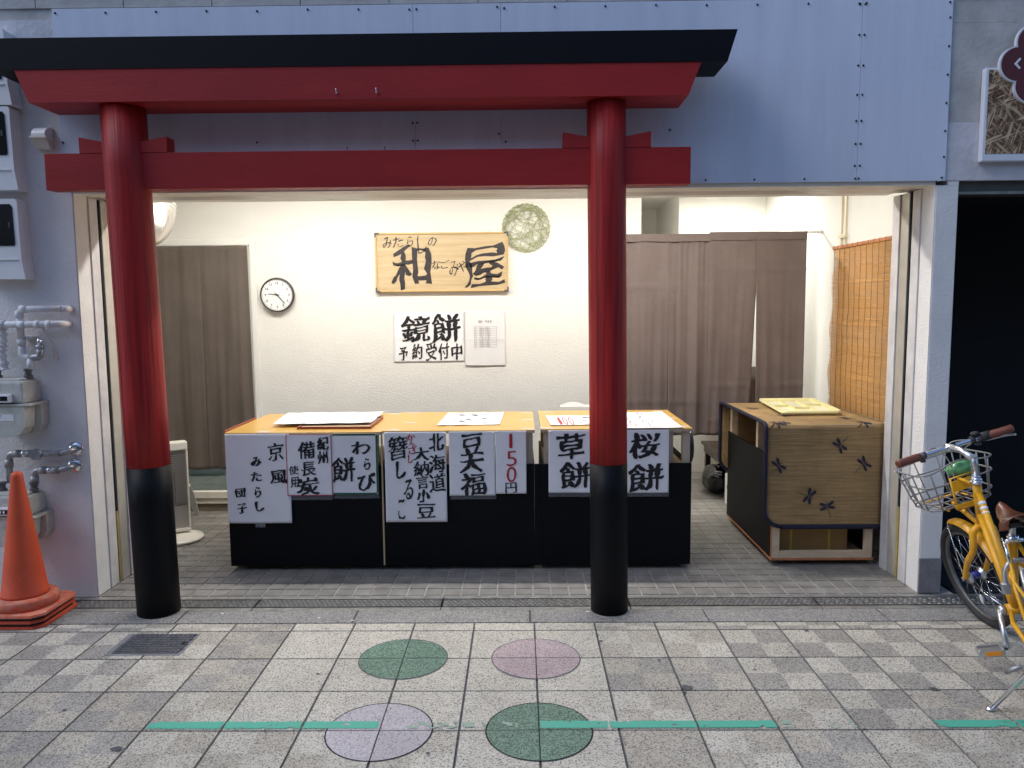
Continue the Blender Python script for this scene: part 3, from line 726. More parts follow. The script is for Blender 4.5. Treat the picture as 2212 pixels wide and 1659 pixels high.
root = thing('gas_pipe', 'white painted gas pipe looping from the wall down to the upper gas meter', 'pipe', (-2.69, .41, 1.28))
b = B(); b.tube(elbow((-2.475, yp, 1.588), (-2.698, yp, 1.40), .035, (-2.698, yp, 1.588)), .0175, 14); b.tube([(-2.475, yp, 1.588), (-2.46, yp+.02, 1.588), (-2.455, .48, 1.588)], .0175, 14); part('painted_pipe', b, 'pipepaint', root)
for p0, p1 in (((-2.655, yp, 1.588), (-2.69, yp, 1.588)), ((-2.698, yp, 1.58), (-2.698, yp, 1.545)), ((-2.698, yp, 1.40), (-2.698, yp, 1.43))):
    b = B(); b.tube([p0, p1], .0215, 14); part('fitting', b, 'pipepaint', root)
b = B(); b.tube(elbow((-2.698, yp, 1.40), (-2.655, yp, 1.335), .03, (-2.698, yp, 1.335)), .018, 12); b.tube([(-2.655, yp, 1.335), (-2.655, .40, 1.27)], .0165, 12); part('drop_pipe', b, 'pipepaint', root)
b = B(); b.tube(elbow((-2.66, yp, 1.335), (-2.602, yp, 1.385), .022, (-2.602, yp, 1.335)), .0185, 12); b.tube([(-2.602, yp, 1.38), (-2.602, yp, 1.40)], .021, 12); part('tee', b, 'galv', root)
b = B(); b.tube([(-2.602, yp, 1.398), (-2.602, yp, 1.435)], .012, 12); part('stub', b, 'chrome', root)
b = B(); b.box(-2.71, -2.645, .418, .47, 1.43, 1.445, 0, .002); part('bracket', b, 'pipepaint', root)
root = thing('gas_pipe', 'straight white painted gas pipe running level into the wall above the gas meter', 'pipe', (-2.64, .39, 1.51))
b = B(); b.tube([(-3.0, .385, 1.509), (-2.482, .385, 1.509), (-2.472, .40, 1.509), (-2.468, .48, 1.509)], .018, 14); part('painted_pipe', b, 'pipepaint', root)
for x0, x1, r in ((-2.80, -2.76, .0225), (-2.60, -2.575, .021), (-2.54, -2.515, .0215)):
    b = B(); b.tube([(x0, .385, 1.509), (x1, .385, 1.509)], r, 14); part('fitting', b, 'pipepaint', root)
b = B(); b.tube([(-2.69, .385, 1.509), (-2.65, .385, 1.509)], .0186, 14); part('label_band', b, 'paper2', root)
b = B(); b.tube(spline([(-2.788, .40, 1.49), (-2.79, .40, 1.42), (-2.80, .40, 1.36), (-2.79, .40, 1.27)]), [.02+.006*math.sin(k*1.9) for k in range(25)], 12); part('wrapped_drop', b, 'pipepaint', root)
b = B(); b.tube([(-2.575, .40, 1.49), (-2.568, .43, 1.45), (-2.555, .455, 1.40), (-2.555, .46, 1.33)], .006, 8); b.box(-2.568, -2.545, .455, .47, 1.32, 1.35, 0, .002); part('bracket', b, 'pipepaint', root)
def low_pipe(xl, z, zb, xf, label):
    root = thing('gas_pipe', label, 'pipe', (xl, yp, zb), 'bare metal gas pipes above the cone')
    b = B(); b.tube(elbow((xf-.05, yp, z), (xl, yp, zb), .03, (xl, yp, z)), .017, 14); b.tube(elbow((xf-.06, yp, z), (xf, .475, z+.012), .03, (xf, yp, z+.012)), .0165, 14); part('pipe', b, 'galv', root)
    for x0, x1, r in ((xl+.03, xl+.065, .0215), (xl+.10, xl+.135, .0205)):
        b = B(); b.tube([(x0, yp, z), (x1, yp, z)], r, 12); part('fitting', b, 'steel', root)
    b = B(); b.tube([(xl, yp, z-.03), (xl, yp, z-.075)], .0215, 12); part('fitting', b, 'steel', root)
    b = B(); b.tube([(xl+.075, yp, z), (xl+.095, yp, z)], .0185, 12); part('chrome_band', b, 'chrome', root)
    b = B(); b.lathe([(.043, .472), (.043, .466), (.032, .455), (.019, .452)], (xf, 0, z+.012), 24, axis='y'); part('wall_flange', b, 'chrome', root)
    return root
r1 = low_pipe(-2.812, .818, .66, -2.478, 'upper bare metal gas pipe with valve entering the wall through a chrome flange')
b = B(); b.lathe([(.030, .372), (.030, .392), (.024, .398)], (-2.645, 0, .818), 20, axis='y'); b.box(-2.60, -2.57, .37, .385, .812, .826, 0, .002); part('valve', b, 'galv', r1)
low_pipe(-2.68, .727, .64, -2.49, 'lower bare metal gas pipe just above the cone with chrome flange')

# ================================================================== INTERIOR LAMPS (behind the header)
def tube_lamp(x, y, L, watts, where):
    root = thing('ceiling_lamp', where, 'lamp', (x, y, 2.64), 'tube lamps on the shop ceiling')
    b = B(); b.box(x-L/2, x+L/2, y-.06, y+.06, 2.615, 2.659, 0, .006); part('housing', b, 'meterwhite', root)
    b = B(); b.tube([(x-L/2+.02, y, 2.590), (x+L/2-.02, y, 2.590)], .016, 12); part('tube', b, 'lamp', root)
    ld = bpy.data.lights.new('lamp_light', 'AREA'); ld.shape = 'RECTANGLE'; ld.size = L; ld.size_y = .05; ld.energy = watts; ld.color = (1., .98, .945); ld.spread = R(175)
    lo = bpy.data.objects.new('lamp_light', ld); COL.objects.link(lo); lo.parent = root; lo.location = (0, 0, -.075)
    return root
tube_lamp(-1.55, 1.34, 1.7, 26, 'white tube lamp on the shop ceiling over the left counter'); tube_lamp(.65, 1.34, 1.7, 26, 'white tube lamp on the shop ceiling over the right counter')
tube_lamp(1.72, 2.95, .6, 18, 'short white tube lamp on the ceiling behind the right curtains')
tube_lamp(-2.45, 3.2, .5, 7, 'short white tube lamp on the ceiling of the back room at left')

# ================================================================== COUNTERS
def counter(x0, x1, zt, label, front_posts, white=None):
    y0, y1 = .88, 1.69
    root = thing('counter', label, 'counter', ((x0+x1)/2, 1.28, 0), 'row of wheeled sales counters')
    b = B(); b.box(x0, x1, y0+.004, y0+.018, .03, .645); part('front_panel', b, 'blackboard', root)
    for xa, xb in ((x0, x0+.012), (x1-.012, x1)):
        b = B(); b.box(xa, xb, y0+.0185, y1, .03, .645); part('side_panel', b, 'blackboard', root)
    b = B(); b.box(x0+.012, x1-.012, y0+.0185, y1, .03, .045); part('bottom_board', b, 'wood', root)
    b = B(); b.box(x0+.0125, x1-.0125, y0+.06, y1-.01, .60, .615); part('shelf', b, 'wood', root)
    for xx in front_posts:
        b = B(); b.box(xx, xx+.045, y0+.02, y0+.06, .046, zt-.0185); part('post', b, 'woodshade', root)
    for xx in (x0+.013, x1-.058):
        b = B(); b.box(xx, xx+.045, y1-.045, y1-.003, .046, zt-.0185); part('post', b, 'wood', root)
    b = B(); b.box(x0-.004, x1+.004, y0, y1+.005, zt-.018, zt-.0045, 0, .0012); tp = part('top_board', b, 'woodshade', root)
    b = B(); b.box(x0-.004, x1+.004, y0-.0008, y1+.005, zt-.0042, zt, 0, .001); part('top_sheet', b, 'amber', tp)
    for xx in (x0+.07, x1-.07):
        for yy in (y0+.07, y1-.09):
            b = B(); b.lathe([(.017, -.009), (.019, -.006), (.019, .006), (.017, .009)], (xx, yy, .0195), 14, axis='x'); c = part('caster', b, 'iron', root)
            b = B(); b.box(xx-.013, xx+.013, yy-.014, yy+.014, .0305, .0295+.004); b.box(xx-.0135, xx-.0105, yy-.008, yy+.008, .012, .031); b.box(xx+.0105, xx+.0135, yy-.008, yy+.008, .012, .031); part('fork', b, 'alu', c)
    return root
c1 = counter(-1.822, -.897, .846, 'leftmost counter of the row, with red bordered price sheet on its front', (-1.80, -.96))
c2 = counter(-.885, .018, .852, 'middle counter of the row, under the tall hand-lettered sheet', (-.862, -.46, -.035))
c3 = counter(.062, .952, .856, 'rightmost counter of the row, half hidden by the right gate post', (.075, .50, .80, .90))
b = B(); b.box(-.8955, -.8865, .884, .90, .03, .845); part('edge_strip', b, 'wood', c1)
b = B(); b.box(.0185, .0605, .886, .898, .03, .645); part('filler_board', b, 'blackboard', c2)
b = B(); b.box(-.462, -.418, .884, .8995, .62, .80); part('white_post', b, 'cream', c2)
b = B(); b.box(-1.835, -1.8265, .90, 1.45, .846, .858); part('red_edge', b, 'redwood', c1)
for c, pts in ((c1, ((-.93, 1.64), (-1.6, .905))), (c2, ((-.80, 1.64), (-.82, .91), (-.76, 1.2), (-.02, 1.6), (-.02, 1.3), (-.02, .92))), (c3, ((.09, .92), (.13, 1.6), (.88, 1.62), (.9, 1.3), (.91, .95)))):
    for x, y in pts:
        zz = .8468 if c is c1 else .8528 if c is c2 else .8568
        b = B(); b.box(x-.035, x+.035, y-.02, y+.02, zz, zz+.0004, xf=Matrix.Translation((x, y, 0)) @ Matrix.Rotation(random.uniform(-.2, .2), 4, 'Z') @ Matrix.Translation((-x, -y, 0))); part('tape', b, 'tapeclear', c)

# ---- hand-lettered sheets pinned to the counter fronts
YP = .8755
def sheet(name, label, cat, rect, px, letters, y=YP, border=None, strip=None, bold=.028, group=None, m='paper', pins=True, tilt=0.):
    """rect = (x0, z_top, x1, z_bottom) in metres; px = the sheet's own pixel frame used by the letter boxes"""
    x0, zt, x1, zb = rect; p0, q0, p1, q1 = px
    sd = random.random()*50; z0c = zb+.06
    def wav(x, z): return .0048*noise.noise(Vector((x*5+sd, z*4, 0)))*min(1, (zt-z)*8+.15)+.0025*math.exp(-((z-(zt+zb)/2)/.012)**2)+.010*max(0, (z0c-z)/.06)**2*abs(noise.noise(Vector((x*3+sd, 0, 4))))
    def to3(px_, py_, off=.0030):
        u = (px_-p0)/(p1-p0); v = (py_-q0)/(q1-q0); x = x0+(x1-x0)*u; z = zt+(zb-zt)*v
        return (x, y-.002-abs(wav(x, z))-off, z+tilt*(x-x0))
    root = thing(name, label, cat, ((x0+x1)/2, y, zb), group)
    b = B(); b.grid(lambda u, v: to3(p0+(p1-p0)*u, q0+(q1-q0)*v, 0), 26, 34, thick=(0, .0006, 0)); part('paper', b, m, root)
    if border:
        cols, sides, w = border
        b = B()
        L = dict(l=(p0, q0, p0+w, q1), r=(p1-w, q0, p1, q1), t=(p0, q0, p1, q0+w), b=(p0, q1-w, p1, q1))
        for s in sides:
            a0, b0, a1, b1 = L[s]; b.grid(lambda u, v: to3(a0+(a1-a0)*u, b0+(b1-b0)*v, .0018), 14, 24)
        part('border', b, cols, root)
    for mname, items in letters.items():
        for it in items:
            b = B(); ch, bx = it[0], it[1]; write(b, ch, bx, to3, it[2] if len(it) > 2 else bold, it[3] if len(it) > 3 else 1.)
            part('character', b, mname, root)
    if strip:
        a0, b0, a1, b1 = strip; b = B(); b.grid(lambda u, v: to3(a0+(a1-a0)*u, b0+(b1-b0)*v, -.0012), 6, 2); part('plastic_sleeve', b, 'plastic', root)
    if pins:
        for u, v in ((.03, .02), (.97, .02), (.03, .98), (.97, .98)):
            c = to3(p0+(p1-p0)*u, q0+(q1-q0)*v, .0005); b = B(); b.lathe([(.0042, 0), (.0042, -.002), (.003, -.005)], c, 10, axis='y'); part('pin', b, 'alu', root)
    return root
GP = 'hand-lettered sheets on the counter fronts'
sheet('price_sheet', 'tall white sheet at the far left of the counters with sparse brush lettering', 'sign', (-1.822, .840, -1.438, .298), (85, 195, 925, 1312),
  {'ink': [('京', (640,305,845,530)), ('風', (650,645,895,815)), ('み', (415,475,555,595), .05), ('た', (410,665,550,785), .05), ('ら', (445,850,535,985), .05), ('し', (445,1035,570,1160), .05), ('団', (190,870,330,985), .045), ('子', (205,1060,340,1190), .045)]}, group=GP)
sheet('price_sheet', 'white sheet with thin red border about charcoal, on the left counter', 'sign', (-1.458, .838, -1.186, .465), (880, 200, 1470, 995),
  {'ink': [('紀', (1285,240,1440,405), .045), ('州', (1280,415,1425,580), .04), ('備', (1035,295,1255,515), .034), ('長', (1070,555,1265,735), .04), ('炭', (995,755,1305,985), .04), ('使', (905,605,1035,720), .02), ('用', (925,750,1035,885), .025)]},
  y=YP-.0035, border=('inkred', 'lrtb', 9), strip=(885, 995, 1470, 1050), group=GP)
sheet('price_sheet', 'white sheet with green border on the left counter beside the red bordered one', 'sign', (-1.193, .838, -.912, .470), (1455, 200, 2010, 990),
  {'ink': [('わ', (1700,300,1925,470), .03), ('ら', (1840,515,1920,670), .05), ('び', (1755,715,1985,935), .03), ('餅', (1465,500,1740,825), .03)]},
  border=('bordergreen', 'rtb', 24), strip=(1480, 990, 2015, 1042), group=GP)
sheet('price_sheet', 'tall sheet on the middle counter with small red characters among the black', 'sign', (-.872, .845, -.505, .30), (145, 180, 968, 1305),
  {'ink': [('簪', (195,225,455,520), .022), ('し', (290,530,430,755), .04), ('る', (385,770,520,1025), .02), ('こ', (310,1015,405,1270), .02), ('北', (735,195,945,415), .04), ('海', (735,460,950,680), .032), ('道', (735,690,955,920), .032), ('大', (530,370,740,530), .04), ('納', (525,540,740,725), .035), ('言', (565,715,725,885), .03), ('小', (560,890,745,1055), .05), ('豆', (555,1075,820,1255), .03)],
   'inkred': [('か', (445,205,555,280)), ('ん', (470,285,555,345)), ('ざ', (465,345,580,450)), ('し', (455,455,525,565), .04)]}, group=GP)
sheet('price_sheet', 'sheet reading three large bold characters on the middle counter beside the red price', 'sign', (-.488, .846, -.215, .460), (990, 180, 1572, 980),
  {'ink': [('豆', (1140,205,1425,475), .04), ('大', (1115,455,1425,690), .04), ('福', (1130,695,1455,978), .035)]}, strip=(998, 980, 1580, 1028), group=GP)
sheet('price_sheet', 'narrow sheet with red numerals 150 on the middle counter', 'sign', (-.212, .848, -.030, .470), (1578, 170, 1966, 962),
  {'inkred': [('1', (1752,205,1792,385), .0, .3), ('5', (1718,420,1845,612), .0, .35), ('0', (1715,620,1840,815), .0, .3)], 'ink': [('円', (1695,820,1845,955), .02, .7)]}, group=GP)
sheet('price_sheet', 'sheet on the right counter left of the gate post, partly behind it', 'sign', (.102, .850, .385, .473), (1325, 1120, 1628, 1535),
  {'ink': [('草', (1380,1140,1560,1310), .045), ('餅', (1390,1330,1597,1505), .032)]}, strip=(1325, 1535, 1628, 1562), group=GP)
sheet('price_sheet', 'sheet on the right counter right of the gate post, partly behind it', 'sign', (.542, .850, .815, .470), (1812, 1125, 2112, 1540),
  {'ink': [('桜', (1850,1145,2050,1310), .04), ('餅', (1850,1345,2075,1530), .032)]}, strip=(1812, 1540, 2112, 1565), group=GP)
b = B(); b.box(-1.66, -1.60, .871, .8715, .272, .297); solo('tape_piece', b, 'plastic', 'short clear tape strip below the tall sheet at the far left', 'tape', (-1.63, .871, .272))

# ---- papers lying on the counter tops
def flat(name, label, quad, z, marks, m='paper', curl=0., grp='loose papers on the counter tops'):
    """quad = back-left, back-right, front-right, front-left in plan"""
    q = [Vector((x, y, 0)) for x, y in quad]; sd = random.random()*30
    def P(u, v, off=0.):
        p = (1-v)*((1-u)*q[0]+u*q[1])+v*((1-u)*q[3]+u*q[2])
        e = max(0, abs(2*u-1)-.7)/.3; f = max(0, v-.75)/.25
        return (p.x, p.y, z+.002+.006*abs(noise.noise(Vector((u*3+sd, v*3, 0))))+curl*(e*e*.5+f*f*.5)+off)
    ce = sum(q, Vector())/4
    root = thing(name, label, 'paper', (ce.x, ce.y, z), grp)
    b = B(); b.grid(lambda u, v: P(u, v), 16, 12, thick=(0, 0, .0006)); part('sheet', b, m, root)
    for mn, items in marks.items():
        for it in items:
            b = B()
            if isinstance(it[0], str):
                write(b, it[0], it[1], lambda u, v: P(u, v, .0018), it[2] if len(it) > 2 else .01, .7, 0, it[3] if len(it) > 3 else 0)
            else:
                pts = it; w = .012
                for (u0, v0), (u1, v1) in zip(pts, pts[1:]):
                    L = math.hypot(u1-u0, v1-v0)+1e-6; nx, ny = -(v1-v0)/L*w, (u1-u0)/L*w
                    b.add([P(u0+nx, v0+ny, .0018), P(u1+nx, v1+ny, .0018), P(u1-nx, v1-ny, .0018), P(u0-nx, v0-ny, .0018)], [(0,1,2,3)])
            part('brush_mark', b, mn, root)
    return root
def scrib(u, v, s, n):
    out = []
    for k in range(n):
        a = (u+random.uniform(-.5, .5)*s, v+random.uniform(-.5, .5)*s); out.append([a, (a[0]+random.uniform(-.6, .6)*s, a[1]+random.uniform(-.2, .2)*s), (a[0]+random.uniform(-.4, .4)*s, a[1]+random.uniform(-.5, .5)*s)])
    return out
root = thing('serving_tray', 'shallow woven tray with dark red rim under the loose paper on the left counter', 'tray', (-1.19, 1.17, .847))
b = B(); b.box(-1.42, -.98, 1.00, 1.42, .8475, .853, 0, .002); part('woven_base', b, 'plywood', root)
b = B(); b.box(-1.425, -.975, .995, 1.003, .8475, .862); b.box(-.982, -.974, 1.003, 1.425, .8475, .862); b.box(-1.425, -1.418, 1.003, 1.425, .8475, .862); b.box(-1.418, -.982, 1.417, 1.425, .8475, .862); part('rim', b, 'redwood', root)
flat('loose_paper', 'wide blank-looking white paper on the left counter over the red-rimmed tray', ((-1.66, 1.60), (-1.00, 1.62), (-.99, 1.10), (-1.60, 1.07)), .863, {'inkfaint': sum([scrib(.2+.15*k, .35, .09, 3) for k in range(5)], [])+sum([scrib(.3+.12*k, .12, .08, 2) for k in range(4)], [])}, curl=.004)
flat('loose_paper', 'white paper with grey brush writing lying on the middle counter top', ((-.56, 1.62), (-.175, 1.64), (-.19, 1.08), (-.58, 1.05)), .852, {'inkgrey': [s_ for s_ in scrib(.28, .25, .16, 5)+scrib(.28, .7, .16, 5)+scrib(.46, .25, .14, 5)+scrib(.46, .65, .14, 5)+scrib(.72, .2, .12, 4)+scrib(.72, .5, .12, 4)+scrib(.72, .82, .1, 4)]}, curl=.002)
flat('loose_paper', 'white paper with sideways red price on the right counter, left of the post', ((.10, 1.42), (.46, 1.42), (.46, 1.02), (.12, 1.00)), .856, {'inkred': [('1', (.18, .2, .24, .95), .01), ('0', (.26, .2, .35, .95), .0), ('0', (.37, .2, .46, .95), .0)], 'ink': [('一', (.66, .18, .80, .30), .03), ('つ', (.58, .50, .86, .92), .02)]}, curl=.004)
flat('loose_paper', 'white paper with grey and red writing on the right counter, right of the post', ((.47, 1.56), (.90, 1.58), (.90, .875), (.45, .872)), .856, {'inkgrey': [('み', (.50, .05, .68, .24), .0), ('た', (.52, .27, .70, .46), .0), ('ら', (.54, .50, .70, .70), .0), ('し', (.58, .73, .72, .94), .0)], 'inkpink': [('1', (.30, .15, .34, .30), .0), ('0', (.26, .33, .38, .50), .0), ('0', (.27, .54, .39, .70), .0), ('円', (.28, .74, .42, .90), .0)]}, curl=.003)
b = B(); b.grid(lambda u, v: (.22+.30*u, 1.80+.12*v, .86+.03*abs(math.sin(u*5))*math.sin(v*3.1)+.008), 16, 6); solo('plastic_wrap', b, 'tapeclear', 'crumpled clear plastic behind the right counter, left of the post', 'plastic wrap', (.37, 1.86, .84))

# ================================================================== BACK WALL
YW = 2.2995
root = thing('wooden_signboard', 'wooden signboard with large brushed shop name on the cream back wall', 'signboard', (-.65, 2.28, 1.70))
sx0, sx1, sz0, sz1 = -1.156, -.148, 1.697, 2.140
M['signwood'] = mat('signwood', (.60,.47,.29), .5, col2=(.47,.345,.185), vscale=3.2, stretch=(1.0, 1, 13), detail=9)
M['signframe'] = mat('signframe', (.60,.40,.16), .45, var=.12, vscale=10)
b = B(); b.box(sx0+.012, sx1-.012, 2.272, 2.296, sz0+.012, sz1-.012); board = part('board', b, 'signwood', root)
b = B(); b.box(sx0, sx1, 2.264, 2.2985, sz1-.0118, sz1, 0, .002); b.box(sx0, sx1, 2.264, 2.2985, sz0, sz0+.0118, 0, .002); b.box(sx0, sx0+.0118, 2.264, 2.2985, sz0+.012, sz1-.012); b.box(sx1-.0118, sx1, 2.264, 2.2985, sz0+.012, sz1-.012); part('frame', b, 'signframe', root)
for cx_, sx in ((sx0, 1), (sx1, -1)):
    for cz_, sz in ((sz0, 1), (sz1, -1)):
        b = B(); b.box(cx_-sx*.002, cx_+sx*.032, 2.2625, 2.2985, cz_-sz*.002, cz_+sz*.010); b.box(cx_-sx*.002, cx_+sx*.010, 2.2622, 2.2985, cz_+sz*.0105, cz_+sz*.032); part('corner_bracket', b, 'iron', root)
def s3(px_, py_): return (sx0+(sx1-sx0)*(px_-220)/862., 2.2705, sz1+(sz0-sz1)*(py_-1510)/384.)
for ch, bx, bo in (('み', (270,1540,332,1612), .01), ('た', (335,1536,405,1602), .01), ('ら', (428,1532,470,1598), .01), ('し', (495,1522,555,1642), .0), ('の', (563,1540,622,1598), .005), ('和', (318,1598,586,1872), .026), ('屋', (792,1594,1060,1868), .026), ('な', (586,1690,642,1748), .01), ('ご', (642,1692,702,1742), .008), ('み', (700,1696,762,1790), .004), ('や', (757,1696,822,1768), .008)):
    b = B(); write(b, ch, bx, s3, bo, 1.5); part('character', b, 'inkwood', root)
for x in (-1.01, -.67, -.29):
    b = B(); b.tube([(x, 2.285, sz1), (x, 2.285, sz1+.012), (x+.004, 2.292, sz1+.018)], .003, 6); part('hanger', b, 'alu', root)
# clock
root = thing('wall_clock', 'round white wall clock with thin dark rim left of the wooden signboard', 'clock', (-1.912, 2.28, 1.55))
ccx, ccz, cr = -1.912, 1.683, .130
b = B(); b.lathe([(cr-.004, 2.2985), (cr, 2.285), (cr, 2.262), (cr-.003, 2.256), (cr-.010, 2.256), (cr-.011, 2.268)], (ccx, 0, ccz), 56, axis='y'); part('rim', b, 'clockrim', root)
b = B(); b.lathe([(cr-.0105, 2.2665), (cr-.0105, 2.2655)], (ccx, 0, ccz), 56, axis='y', smooth=False); face = part('dial', b, 'clockface', root)
for h in range(1, 13):
    b = B()
    a = math.pi/2-h*math.pi/6; x, z = ccx+.090*math.cos(a), ccz+.090*math.sin(a); s_ = str(h)
    for k, ch in enumerate(s_):
        w = .011 if ch != '1' else .005; xo = (k-(len(s_)-1)/2)*.0135
        write(b, ch, (x+xo-w/2, z+.0095, x+xo+w/2, z-.0095), lambda p, q_: (p, 2.2645, q_), .03, .0)
    part('numeral', b, 'ink', face)
b = B()
for k in range(60):
    a = k*math.pi/30; r0, r1, w = (.108, .114, .0009) if k % 5 else (.106, .1145, .0015); ca, sa = math.cos(a), math.sin(a)
    b.add([(ccx+r*ca-s_*w*sa, 2.2648, ccz+r*sa+s_*w*ca) for r, s_ in ((r0, -1), (r1, -1), (r1, 1), (r0, 1))], [(0,1,2,3)])
part('minute_mark', b, 'ink', face)['kind'] = 'stuff'
def hand(ang, L, w, y, name, tail=.018, m='ink'):
    a = math.pi/2-ang; ca, sa = math.cos(a), math.sin(a); b = B()
    b.prism([(ccx+r*ca-s_*w*sa, ccz+r*sa+s_*w*ca) for r, s_ in ((-tail, -1), (L, -.6), (L, .6), (-tail, 1))], 'y', y, y+.001); part(name, b, m, root)
hand(R(276), .068, .0034, 2.262, 'hour_hand'); hand(R(137), .090, .0026, 2.2605, 'minute_hand'); hand(R(142), .08, .0008, 2.259, 'second_hand', .045)
b = B(); b.lathe([(.006, 2.2635), (.006, 2.258)], (ccx, 0, ccz), 14, axis='y'); part('hub', b, 'ink', root)
# green woven disc
b = B(); mc = (-.010, 2.284, 2.170); mr_ = .178
for k in range(64):
    a = 2*math.pi*k/64+random.uniform(-.05, .05); da = random.choice((1.1, 1.5, 1.9, 2.4, 2.9))+random.uniform(-.2, .2); a2 = a+da
    yy = random.uniform(0, .010); pts = []
    for t in range(13):
        s_ = t/12; p = Vector((math.cos(a), math.sin(a)))*(1-s_)+Vector((math.cos(a2), math.sin(a2)))*s_
        p += Vector((noise.noise(Vector((p.x*2.4, p.y*2.4, k*.31))), noise.noise(Vector((p.x*2.4, p.y*2.4, 40+k*.31)))))*.16*math.sin(math.pi*s_)
        if p.length > 1: p.normalize()
        pts.append((mc[0]+p.x*mr_, mc[1]+yy-.006*math.sin(s_*3.1), mc[2]+p.y*mr_))
    b.tube(pts, .0019, 5)
rim = [(mc[0]+(mr_+.005*math.sin(k*2.1))*math.cos(2*math.pi*k/90), mc[1]+.004, mc[2]+(mr_+.005*math.sin(k*2.1))*math.sin(2*math.pi*k/90)) for k in range(90)]
b.tube(rim, .0026, 5, closed=True)
solo('woven_disc', b, 'weave', 'round loosely woven green mat hung on the wall beside the signboard', 'wall hanging', (mc[0], 2.29, mc[2]-mr_))
sheet('notice', 'white notice with two large brushed characters below the wooden signboard', 'notice', (-1.035, 1.537, -.494, 1.158), (335, 365, 800, 690),
  {'ink': [('鏡', (385,390,580,555), .03), ('餅', (585,375,780,560), .028), ('予', (370,590,430,680), .035), ('約', (455,570,525,670), .03), ('受', (545,560,620,680), .03), ('付', (630,570,700,675), .03), ('中', (715,570,790,680), .035)]}, y=2.297, tilt=.008)
def tbl():
    root = sheet('notice', 'white price table sheet with small printed grid right of the brushed notice', 'notice', (-.486, 1.546, -.176, 1.124), (800, 350, 1065, 715),
      {'inkgrey': [('鏡', (888,410,901,426), .01, .1), ('餅', (902,410,915,426), .01, .1), ('料', (934,410,948,426), .01, .1), ('金', (949,410,963,426), .01, .1), ('表', (964,410,978,426), .01, .1)]}, y=2.297, m='paper2')
    X = lambda p: -.486+.310*(p-800)/265.; Z = lambda q_: 1.546-.422*(q_-350)/365.
    b = B()
    for k in range(10): z = Z(452+15.1*k); b.box(X(863), X(1008), 2.2905, 2.2908, z-.0006, z+.0006)
    for p in (863, 937, 1008): b.box(X(p)-.0006, X(p)+.0006, 2.2895, 2.2898, Z(588), Z(452))
    part('table_grid', b, 'inkgrey', root)['kind'] = 'stuff'
    b = B()
    for k in range(9):
        z = Z(460+15.1*k)
        for p0, p1 in ((868, 880), (896, 930), (942, 968)): b.box(X(p0), X(p1-6*random.random()), 2.2903, 2.2906, z-.0022, z+.0022)
    part('print_line', b, 'inkfaint', root)['kind'] = 'stuff'
tbl()

# ================================================================== CURTAINS
def cloth(b, x0, x1, zt, zb, y, amp, freq, sd, thick=.0015, lift=None, crease=(), gather=0.):
    def fn(u, v):
        x = x0+(x1-x0)*u; z = zt+(zb-zt)*v
        w = amp*(math.sin(freq*u*2*math.pi+sd+.8*noise.noise(Vector((sd, v*1.6, 0))))*.5+1.7*noise.noise(Vector((u*3.4+sd, v*.9, sd)))+.9*noise.noise(Vector((u*8+sd, v*1.7, sd+4))))*(.35+.65*v)
        g_ = gather*math.sin(u*46+sd)*math.exp(-v*2.6)
        c = sum(.006*math.exp(-((z-cz)/.007)**2) for cz in crease)
        dx = lift(u, v) if lift else 0
        return (x+dx, y-w-g_-c, z+.004*noise.noise(Vector((x*5, sd, 0)))*v)
    b.grid(fn, 34, 64, thick=(0, thick, 0))
root = thing('curtain', 'dark brown two-strip curtain across the left back doorway behind the post', 'curtain', (-2.5, 2.26, .34), 'brown hanging curtains')
for x0, x1, sd in ((-2.86, -2.487, 1.), (-2.492, -2.125, 3.)):
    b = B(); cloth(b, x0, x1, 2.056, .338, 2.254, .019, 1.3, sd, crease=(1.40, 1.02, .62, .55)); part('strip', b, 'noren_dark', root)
b = B(); b.tube([(-2.94, 2.274, 2.052), (-2.122, 2.274, 2.052)], .007, 8); solo('curtain_rod', b, 'whiteplaster', 'thin white rod over the left back doorway', 'curtain rod', (-2.5, 2.274, 2.05))
CR = (1.84, 1.545, 1.255, .96, .70)
root = thing('curtain', 'grey brown curtain pair directly right of the right gate post, gathered on one side', 'curtain', (1.05, 2.25, .58), 'brown hanging curtains')
for x0, x1, sd, gth in ((.72, 1.070, 5., .0), (1.066, 1.372, 7.3, .004)):
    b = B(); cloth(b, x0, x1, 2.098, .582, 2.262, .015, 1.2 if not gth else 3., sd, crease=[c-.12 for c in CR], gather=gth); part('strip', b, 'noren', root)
    b = B(); cloth(b, x0, x1, 2.112, 2.055, 2.250, .003, 1.2, sd); part('rod_pocket', b, 'noren', root)
root = thing('curtain', 'grey brown curtain with open central slit behind the mat-covered counter', 'curtain', (1.73, 2.25, .58), 'brown hanging curtains')
def sl(side):
    return lambda u, v: side*.040*max(0, (v-.25)/.75)*(u if side < 0 else (1-u))
for x0, x1, sd, side in ((1.364, 1.722, 9.1, -1), (1.719, 2.092, 11.7, .5)):
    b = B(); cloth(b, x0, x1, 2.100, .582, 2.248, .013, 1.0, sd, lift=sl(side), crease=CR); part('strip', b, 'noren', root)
    b = B(); cloth(b, x0, x1, 2.122, 2.06, 2.240, .002, 1.0, sd); part('rod_pocket', b, 'noren', root)
b = B(); b.tube([(.862, 2.275, 2.094), (2.205, 2.262, 2.118)], .008, 10); b.tube([(2.185, 2.2622, 2.1176), (2.209, 2.262, 2.118)], .014, 12); b.tube([(1.32, 2.268, 2.10), (1.32, 2.264, 2.14)], .005, 8); solo('curtain_rod', b, 'whiteplaster', 'white tension rod carrying the right curtains', 'curtain rod', (1.5, 2.268, 2.10))
